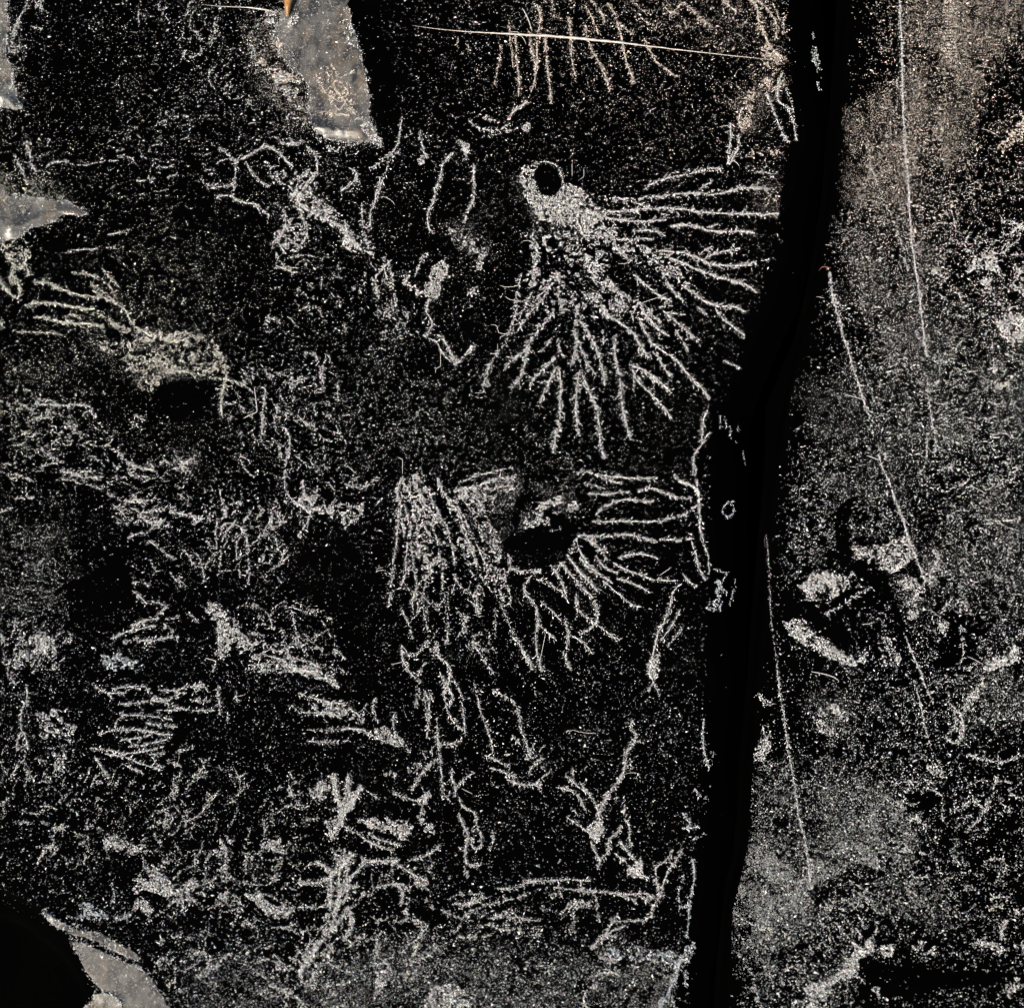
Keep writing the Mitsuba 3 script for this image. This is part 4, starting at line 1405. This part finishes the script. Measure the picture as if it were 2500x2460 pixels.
def taper_tube(P, radii, side, lift):
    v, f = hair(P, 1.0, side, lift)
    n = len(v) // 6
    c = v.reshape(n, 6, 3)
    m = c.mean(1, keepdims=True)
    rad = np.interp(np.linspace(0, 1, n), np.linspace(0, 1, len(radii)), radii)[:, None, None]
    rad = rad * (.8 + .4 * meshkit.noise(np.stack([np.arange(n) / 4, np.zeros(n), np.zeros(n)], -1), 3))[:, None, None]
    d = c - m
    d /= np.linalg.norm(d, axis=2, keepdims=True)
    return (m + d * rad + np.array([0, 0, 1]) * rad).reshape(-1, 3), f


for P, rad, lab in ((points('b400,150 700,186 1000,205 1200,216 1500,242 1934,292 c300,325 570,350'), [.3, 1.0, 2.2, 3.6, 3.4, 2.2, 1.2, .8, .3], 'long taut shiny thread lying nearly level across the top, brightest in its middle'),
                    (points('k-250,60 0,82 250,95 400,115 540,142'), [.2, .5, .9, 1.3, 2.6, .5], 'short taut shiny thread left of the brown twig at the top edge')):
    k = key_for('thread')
    put(k, taper_tube(sheet_xy(P), rad, 'L', 3.0), 'crease_glint_matter')
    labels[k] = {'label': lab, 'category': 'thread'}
put('brown_twig', taper_tube(sheet_xy(points('k700,-260 690,-60 680,20 665,110 660,190')), [16, 16, 17, 13, 3], 'L', 2.0), 'bark_matter')
labels['brown_twig'] = {'label': 'blunt orange brown twig end poking in at the top edge, over the largest torn film', 'category': 'twig'}
k = 'crumb_heap'
for i, (d, t, path) in enumerate([(1.4, 'w', 'k430,215 490,205 500,240 440,245'), (1.3, 'w', 'k665,290 700,215 750,190 745,230 700,280'), (1.3, 'w', 'k440,120 530,125 520,150 450,145')]):
    put(k + '__crumb' + (f'_{i:03d}' if i else ''), mat(Polygon(sheet_xy(points(path))), d, 'L', t))
labels[k] = {'label': 'three bright white crumbs around the brown twig at the top edge', 'category': 'crumbs'}
k = 'mycelium_mat'
for i, (w, d, path) in enumerate([(9, .8, 'k1050,700 1100,820 1150,900 1180,1000'), (9, .9, 'k960,800 1010,920 1060,1000 1120,1060'), (8, .8, 'k1120,680 1160,780 1200,860'), (9, .9, 'k1150,950 1230,1030 1290,1130 1350,1200'),
                                  (9, .8, 'k1270,880 1300,960 1260,1050'), (7, .9, 'k1210,840 1300,800 1370,740'), (8, .7, 'k960,1210 1060,1190 1180,1230 1300,1180')]):
    put(k + '__strand' + (f'_{i:03d}' if i else ''), strand(sheet_xy(points(path)), w, d, 'L', 't'))
for i, (d, t, path) in enumerate([(.42, 't', 'k1000,740 1180,780 1330,1000 1420,1250 1300,1310 1080,1240 1120,1060 980,900'), (.6, 'n', 'k1300,1180 1420,1230 1560,1330 1660,1545 1540,1500 1400,1330'), (.42, 't', 'k330,560 480,690 640,760 780,800 760,860 560,860 430,780 340,700'),
                                  (.3, 'n', 'k480,880 740,940 900,1180 840,1300 620,1260 700,1080'), (.3, 't', 'k380,380 560,400 700,560 560,640'), (.25, 'n', 'k900,1420 1200,1500 1400,1510 1280,1600 1080,1580'), (.3, 'n', 'k1200,150 1330,200 1380,500 1300,560 1220,380')]):
    put(k + '__patch' + (f'_{i:03d}' if i else ''), mat(Polygon(sheet_xy(points(path))), d, 'L', t))
labels[k] = {'label': 'tan frayed mat of short strands growing over the lower half of the largest torn film', 'category': 'growth'}

# ------------------------------------------------------------------ loose dust: density by hundreds of layout units
ROWS = """2 2 3 4 4 5 5 4 2 1 2 3 4 5 5 5 6 6 6 1 1 4 6 6 6
2 1 2 3 4 5 5 4 2 1 2 3 3 3 4 4 4 5 5 1 1 4 6 7 6
2 2 2 3 4 4 4 4 3 1 2 3 3 3 4 4 5 5 5 1 1 4 6 6 4
4 3 3 4 4 3 3 3 3 1 2 2 3 3 3 4 5 5 4 1 1 5 7 6 4
4 3 3 3 3 2 3 4 3 2 2 2 2 2 3 3 3 3 3 1 1 6 8 6 4
3 2 3 3 3 2 3 4 3 2 2 2 2 2 3 2 2 2 2 1 4 8 8 6 4
2 2 3 5 4 3 3 4 3 2 2 3 2 2 3 3 2 2 2 1 5 8 7 6 5
2 2 3 5 5 3 3 4 3 3 2 3 2 3 4 3 2 1 1 1 6 7 7 6 6
4 3 3 4 4 3 4 5 5 4 2 2 2 3 3 3 2 2 1 1 3 6 7 6 6
5 4 3 2 2 3 5 6 6 5 3 2 2 2 3 3 2 2 1 1 4 5 7 7 6
5 5 4 3 3 3 4 5 6 6 5 4 3 3 3 3 2 1 1 2 4 5 7 7 6
4 4 5 5 4 3 4 4 4 5 5 4 3 4 3 2 2 1 1 5 6 5 6 7 6
3 3 3 5 4 4 4 4 3 3 2 2 3 3 2 1 1 1 1 5 6 5 5 6 6
5 4 2 3 3 4 4 2 1 2 2 2 1 1 1 1 1 1 1 5 5 4 5 6 6
6 5 2 2 2 2 3 2 1 2 2 2 2 2 2 1 1 1 1 3 4 3 5 6 6
6 5 2 3 2 3 4 3 1 1 2 2 3 2 2 2 2 1 1 3 3 4 5 5 6
5 5 3 2 2 4 4 4 2 2 2 2 3 3 3 3 2 1 1 3 4 5 4 5 6
5 6 3 2 2 2 2 2 2 2 2 2 3 4 4 4 4 2 2 2 5 6 5 5 5
5 4 3 3 2 3 3 3 2 2 2 3 3 4 4 4 5 2 4 4 6 6 6 4 4
4 3 3 4 3 4 4 4 2 2 2 3 3 3 4 4 5 2 6 6 7 8 6 4 4
4 4 3 3 3 4 4 4 3 2 3 3 3 3 3 3 3 2 6 6 8 8 5 4 4
3 4 4 4 4 4 4 4 3 2 3 3 3 3 2 2 2 2 7 8 8 6 4 4 4
2 3 4 4 3 4 4 4 3 4 4 4 4 4 3 2 2 2 8 9 7 5 4 5 5
2 2 3 3 4 4 5 5 5 5 6 6 6 6 5 5 6 3 6 7 6 4 3 4 4
2 2 3 3 4 5 5 6 6 6 8 7 7 6 5 5 6 3 6 6 6 3 3 4 4"""
DENS = np.array([r.split() for r in ROWS.splitlines()], float)
VOIDS = ['j170,80 250,55 330,100 365,190 340,275 270,308 200,265 160,200', 'j215,470 285,480 275,530 215,540', 'j250,590 330,590 350,650 320,690 260,680',
         'e1050,1095 1320,1050 1290,1200 1040,1240 940,1150', 'e1000,900 1080,900 1010,1010 1000,1090 960,1060',
         'f870,1180 858,1060 890,960 950,910 990,905 950,990 935,1080 940,1200 960,1265 1090,1280 1150,1345 1200,1500 1270,1660 1235,1650 1180,1530 1120,1450 1040,1390 960,1330 900,1290',
         'f1180,1350 1340,1345 1360,1250 1300,1250', 'f620,1510 800,1500 900,1440 1060,1420 1120,1480 1000,1560 900,1600 980,1740 860,1740 760,1650 700,1590 560,1600',
         'f1500,1560 1700,1600 1650,1850 1420,1900', 'i1240,690 1430,680 1440,760 1260,800', 'i700,1240 1000,1080 1150,1130 1000,1250 760,1330', 'i1000,1600 1080,1640 1500,1700 1900,1690 1900,1740 1000,1860',
         'd850,260 1200,260 1180,460 880,440',
         'b30,0 200,0 330,700 200,700', 'd380,1420 700,1250 780,1480 600,1600 400,1600']
VOIDS = [Polygon(sheet_xy(points(v))).buffer(0) for v in VOIDS]
# places where the dust lies thicker: (times, fringe, outline)
BOOST = [(2.4, 70, 'i300,1260 420,1060 600,1100 760,1120 960,1020 1200,860 1230,1000 1000,1120 880,1240 700,1280 540,1420 420,1500 300,1480'), (1.6, 60, 'i400,600 560,560 600,900 420,1060'), (1.7, 60, 'i820,600 1000,700 1230,800 1000,900 860,800'),
         (2.4, 60, 'c960,620 1160,560 1250,1100 1000,1100'), (1.5, 60, 'c1300,0 1600,0 1600,900 1300,900'), (1.6, 50, 'i1180,1330 1300,1230 1440,1270 1440,1390'), (1.6, 60, 'i1500,200 1800,0 1934,0 1934,250 1600,300'),
         (2.6, 80, 'h0,1660 300,1560 700,1600 1000,1640 1340,1700 1500,1640 1934,1640 1934,1904 0,1904'), (2.2, 60, 'g1000,1620 1300,1600 1600,1800 1934,1750 1934,1904 1100,1904'), (1.7, 60, 'd330,-50 560,-200 760,-120 700,20'),
         (2.4, 50, 'm0,1000 250,1030 330,1160 0,1200'), (1.8, 50, 'b300,1900 600,1850 800,1904 e700,500 400,520'), (2.0, 40, 'k300,200 560,250 800,1000 840,1300 600,1300 350,900'), (2.0, 40, 'm0,100 100,200 150,600 0,500'),
         (1.5, 60, 'd0,0 500,0 500,600 0,700'), (1.5, 60, 'd0,900 330,1000 330,1600 0,1700')]


def layout_xy(x, y):
    """Back from the sheet to layout units."""
    d = np.stack([x, y, np.zeros_like(x)], -1) - cam_at
    w = d @ f_
    return np.stack([1250 + d[:, 0] / w / TAN * 1250, 1230 - (d @ u_) / w / TAN * 1250], 1)


def sample_grid(p):
    gx, gy = np.clip(p[:, 0] / 100 - .5, 0, 23.999), np.clip(p[:, 1] / 100 - .5, 0, 23.999)
    i, j = gx.astype(int), gy.astype(int)
    a, b = gx - i, gy - j
    return DENS[j, i] * (1 - a) * (1 - b) + DENS[j, i + 1] * a * (1 - b) + DENS[j + 1, i] * (1 - a) * b + DENS[j + 1, i + 1] * a * b


def dust(side, n):
    q = rng.uniform([-1500, -1500], [1500, 1500], (n, 2))
    e = edge_x(LEFT_EDGE if side == 'L' else RIGHT_EDGE, q[:, 1])
    q = q[(q[:, 0] < e + 12 * rng.standard_exponential(n) - 6) if side == 'L' else (q[:, 0] > e + 26 * np.abs(rng.standard_normal(n)))]
    if side == 'L':
        q = q[q[:, 1] > np.interp(q[:, 0], CORNER[:, 0], CORNER[:, 1]) + 4 * rng.standard_normal(len(q))]
    p = layout_xy(q[:, 0], q[:, 1])
    p3 = np.c_[q, np.zeros(len(q))]
    dens = (sample_grid(p) / 9) ** (1.15 if side == 'L' else 1.7) * np.clip(.25 + 1.5 * meshkit.fbm(p3 / 60, 3, 5), .1, 2) * np.clip(3.4 * (meshkit.fbm(p3 / 11, 2, 9) - .24), .05, 2)
    for v in VOIDS:
        shapely.prepare(v)
        dens = np.where(shapely.contains_xy(v, q[:, 0], q[:, 1]), dens * (.22 if side == 'L' else .1), dens)
    for times, fringe, text in BOOST:
        o = Polygon(sheet_xy(points(text))).buffer(0)
        x0, y0, x1, y1 = o.buffer(fringe).bounds
        near = np.nonzero((q[:, 0] > x0) & (q[:, 0] < x1) & (q[:, 1] > y0) & (q[:, 1] < y1))[0]
        if len(near):
            dd = shapely.distance(shapely.points(q[near]), o)
            dens[near] *= 1 + (times - 1) * np.clip(1 - dd / fringe, 0, 1)
    if side == 'R':
        dens *= np.clip(.35 + 1.3 * meshkit.fbm(np.c_[q[:, 0] / 22 + q[:, 1] / 150, q[:, 1] / 190, np.zeros(len(q))], 3, 21), .3, 2)
    m = rng.random(len(q)) < dens * (.62 if side == 'L' else 1.5)
    q, p = q[m], p[m]
    n = len(q)
    L = np.where(rng.random(n) < .78, 1.3 + 1.4 * rng.random(n), 2.6 + 3.6 * rng.random(n) ** 2.4)
    t = tone(n, 'w', .15, .95)
    warm = np.clip((p[:, 0] - 700) / 900, 0, 1) * np.clip((1000 - p[:, 1]) / 700, 0, 1)
    olive = np.clip((900 - p[:, 0]) / 700, 0, 1) * np.clip(1 - np.abs(p[:, 1] - 600) / 700, 0, 1)
    r = rng.random(n)
    t = np.where((r < warm * .8)[:, None], t * [1, .86, .76], np.where((r < olive * .6)[:, None], t * [1, .99, .76], t * [.97, 1, .99]))
    z = z_of(q[:, 0], q[:, 1], side)
    return grains(q[:, 0], q[:, 1], z, np.where(rng.random(n) < .5, rng.random(n) * 6.3, .25 + .5 * rng.standard_normal(n)), L * (1 + .7 * (rng.random(n) < .35)), L * (.5 + .4 * rng.random(n)), L * (.35 + .45 * rng.random(n)), t)


def veil(text, per, fringe, side, tint, streak=0):
    """The finest dust, lying so close that it reads as a grey bloom."""
    o = Polygon(sheet_xy(points(text))).buffer(0)
    b = o.buffer(fringe)
    q = inside(b, int((b.bounds[2] - b.bounds[0]) * (b.bounds[3] - b.bounds[1]) * per))
    dd = shapely.distance(shapely.points(q), o)
    nz = meshkit.fbm(np.c_[q[:, 0] / 34 + q[:, 1] / 200, q[:, 1] / (34 + streak), np.zeros(len(q))], 3, 77)
    nf = meshkit.fbm(np.c_[q / 9, np.zeros(len(q))], 2, 78)
    q = q[rng.random(len(q)) < np.clip(1 - dd / fringe, 0, 1) ** 1.5 * np.clip(3.2 * (nz - .25), .04, 1) * np.clip(3 * (nf - .2), .1, 1)]
    for v in VOIDS:
        q = q[~shapely.contains_xy(v, q[:, 0], q[:, 1]) | (rng.random(len(q)) < .12)]
    e = edge_x(LEFT_EDGE if side == 'L' else RIGHT_EDGE, q[:, 1])
    q = q[q[:, 0] < e - 2] if side == 'L' else q[q[:, 0] > e + 4]
    n = len(q)
    L = 1.1 + 1.3 * rng.random(n)
    return grains(q[:, 0], q[:, 1], z_of(q[:, 0], q[:, 1], side), rng.random(n) * 6.3, L, L * .7, L * .5, tone(n, tint, .15, .85))


def lint(regions, side):
    out = []
    for n, a0, spread, text in regions:
        poly = Polygon(sheet_xy(points(text))).buffer(0)
        n = int(n * 1.35)
        q = inside(poly, n * 6)[:n]
        for c in q:
            a = math.radians(a0) + rng.standard_normal() * math.radians(spread)
            l = 7 + 24 * rng.random() ** 1.7
            d = np.array([math.cos(a), math.sin(a)]) * l
            o = np.array([-d[1], d[0]]) * .25 * rng.standard_normal()
            out.append(strand(np.array([c - d, c + o, c + d]), 2.5 + 6 * rng.random() ** 1.3, .4 + .5 * rng.random(), side, 'n' if rng.random() < .8 else 'y'))
    return join(out)


put('dust', join([dust('L', 520000)] + [veil(*v) for v in [
    ('z-60,-60 1900,-60 1900,600 1720,1000 1720,2500 300,2500 200,2300 -60,2150', .011, 40, 'L', 'n'),
    ('h0,1700 300,1620 700,1680 1000,1700 1340,1740 1500,1640 1900,1640 1900,1904 0,1904', .11, 80, 'L', 'n'), ('g1100,1700 1300,1650 1600,1850 1934,1800 1934,1904 1100,1904', .08, 60, 'L', 'n'),
    ('m0,1040 200,1060 330,1150 380,1160 200,1200 0,1240', .14, 40, 'L', 'y'), ('k300,200 560,200 860,1000 860,1250 640,1250 380,900', .12, 50, 'L', 't'), ('m0,0 60,60 110,220 100,420 130,600 0,620', .12, 25, 'L', 'n'),
    ('b640,1300 720,1320 790,1380 800,1450 700,1400', .16, 35, 'L', 'n'), ('c300,560 420,420 560,300 580,420 480,560 380,740 300,740', .12, 35, 'L', 't'), ('c380,960 560,990 540,1180 440,1180', .08, 30, 'L', 't'),
    ('b1200,0 1934,0 c560,0 540,260 100,240', .035, 60, 'L', 't'), ('d500,0 1200,0 1200,200 760,260', .08, 40, 'L', 'y'), ('d1000,650 1090,680 1080,760 1000,740', .1, 40, 'L', 'n'),
    ('d40,1100 300,1100 300,1560 20,1500', .04, 60, 'L', 'n'), ('e700,860 1000,800 980,1000 880,1180 760,1080', .09, 30, 'L', 'n'), ('e1000,900 1100,860 1300,900 1300,960 1080,1080 1010,1080', .06, 30, 'L', 'n'), ('b1000,1000 1280,1100 1500,1220 1350,1340 1100,1320', .10, 30, 'L', 'n')]]))
labels['dust'] = {'label': 'fine pale dust sprinkled over the wide black sheet on the left', 'category': 'dust', 'kind': 'stuff'}
put('dust_001', join([dust('R', 640000)] + [veil(*v) for v in [
    ('i300,1280 420,1060 620,1100 780,1060 960,960 1160,820 1240,900 1130,1040 960,1140 760,1230 560,1400 400,1500 280,1480', .40, 70, 'R', 'n'), ('i420,560 580,560 640,1000 440,1060', .12, 60, 'R', 'n'), ('i800,560 1000,640 1230,760 1000,900 820,820', .14, 50, 'R', 'n'),
    ('c960,620 1200,560 1260,1150 1000,1150', .17, 60, 'R', 't', 60), ('c1280,0 1934,0 1934,120 1640,360 1500,900 1320,900', .17, 70, 'R', 't', 60), ('c900,1300 1300,1300 1330,1900 1000,1900', .06, 80, 'R', 'n', 80),  # tan veils also put a reflected brown sheen into the dust
    ('f700,300 1300,0 1934,0 1934,700 1500,560 1300,860 900,880', .05, 80, 'R', 'n', 60), ('f1200,1380 1350,1340 1430,1200 1460,1300 1340,1500 1290,1600', .12, 30, 'R', 'n'), ('f1500,1000 1934,900 1934,1500 1600,1500', .05, 70, 'R', 'n', 40),
    ('i720,180 880,160 940,330 800,360', .12, 40, 'R', 'n'), ('i1600,60 1934,0 1934,250 1640,260', .08, 50, 'R', 'n'), ('i1180,1330 1300,1240 1440,1270 1440,1380', .14, 40, 'R', 'n')]]))
labels['dust_001'] = {'label': 'dense fine dust over the narrower black sheet on the right, tan near its top to suggest a brown sheen', 'category': 'dust', 'kind': 'stuff'}
put('lint', lint([
    (60, -60, 30, 'd1250,200 1934,100 1934,900 1500,900 1250,600'), (45, -10, 25, 'd0,300 600,300 600,900 0,900'), (40, -30, 35, 'd600,700 1100,700 1100,1100 650,1100'), (40, 70, 30, 'd1150,850 1700,1000 1600,1450 1200,1400'),
    (40, -30, 30, 'd1400,1500 1934,1560 1934,1900 1400,1900'), (70, 30, 50, 'g0,450 900,560 1000,1000 300,1100 0,900'), (110, 50, 45, 'g900,480 1700,560 1700,1350 900,1350'), (60, 40, 40, 'g700,1350 1900,1400 1900,1850 1000,1850'),
    (26, -50, 35, 'a1450,1400 1934,1450 1934,1900 1500,1900'), (30, -70, 20, 'b100,1500 350,1500 400,1904 0,1904'), (45, 60, 40, 'h0,1100 500,1050 600,1700 0,1800'), (30, 20, 30, 'h600,1250 1400,1300 1400,1500 600,1500'), (30, 80, 30, 'e350,1300 900,1400 900,1800 400,1800'),
    (26, 60, 40, 'a600,0 1450,80 1500,700 1100,380'), (24, 10, 12, 'a650,560 1300,600 1250,1100 700,1100'), (22, 70, 25, 'd0,1600 400,1700 400,1900 0,1900')], 'L'))
labels['lint'] = {'label': 'loose scraps of pale strands scattered between the larger growths on the left sheet', 'category': 'lint', 'kind': 'stuff'}
put('lint_001', lint([(40, 20, 40, 'c1300,1100 1934,1300 1934,1904 1500,1904'), (40, 10, 40, 'f1300,100 1934,100 1934,1900 1500,1900'), (40, -60, 25, 'i350,1500 1100,1100 1400,1300 900,1700 400,1850'), (40, 0, 40, 'i1150,600 1900,600 1900,1400 1150,1200')], 'R'))
labels['lint_001'] = {'label': 'loose scraps of pale fluff scattered over the right sheet', 'category': 'lint', 'kind': 'stuff'}
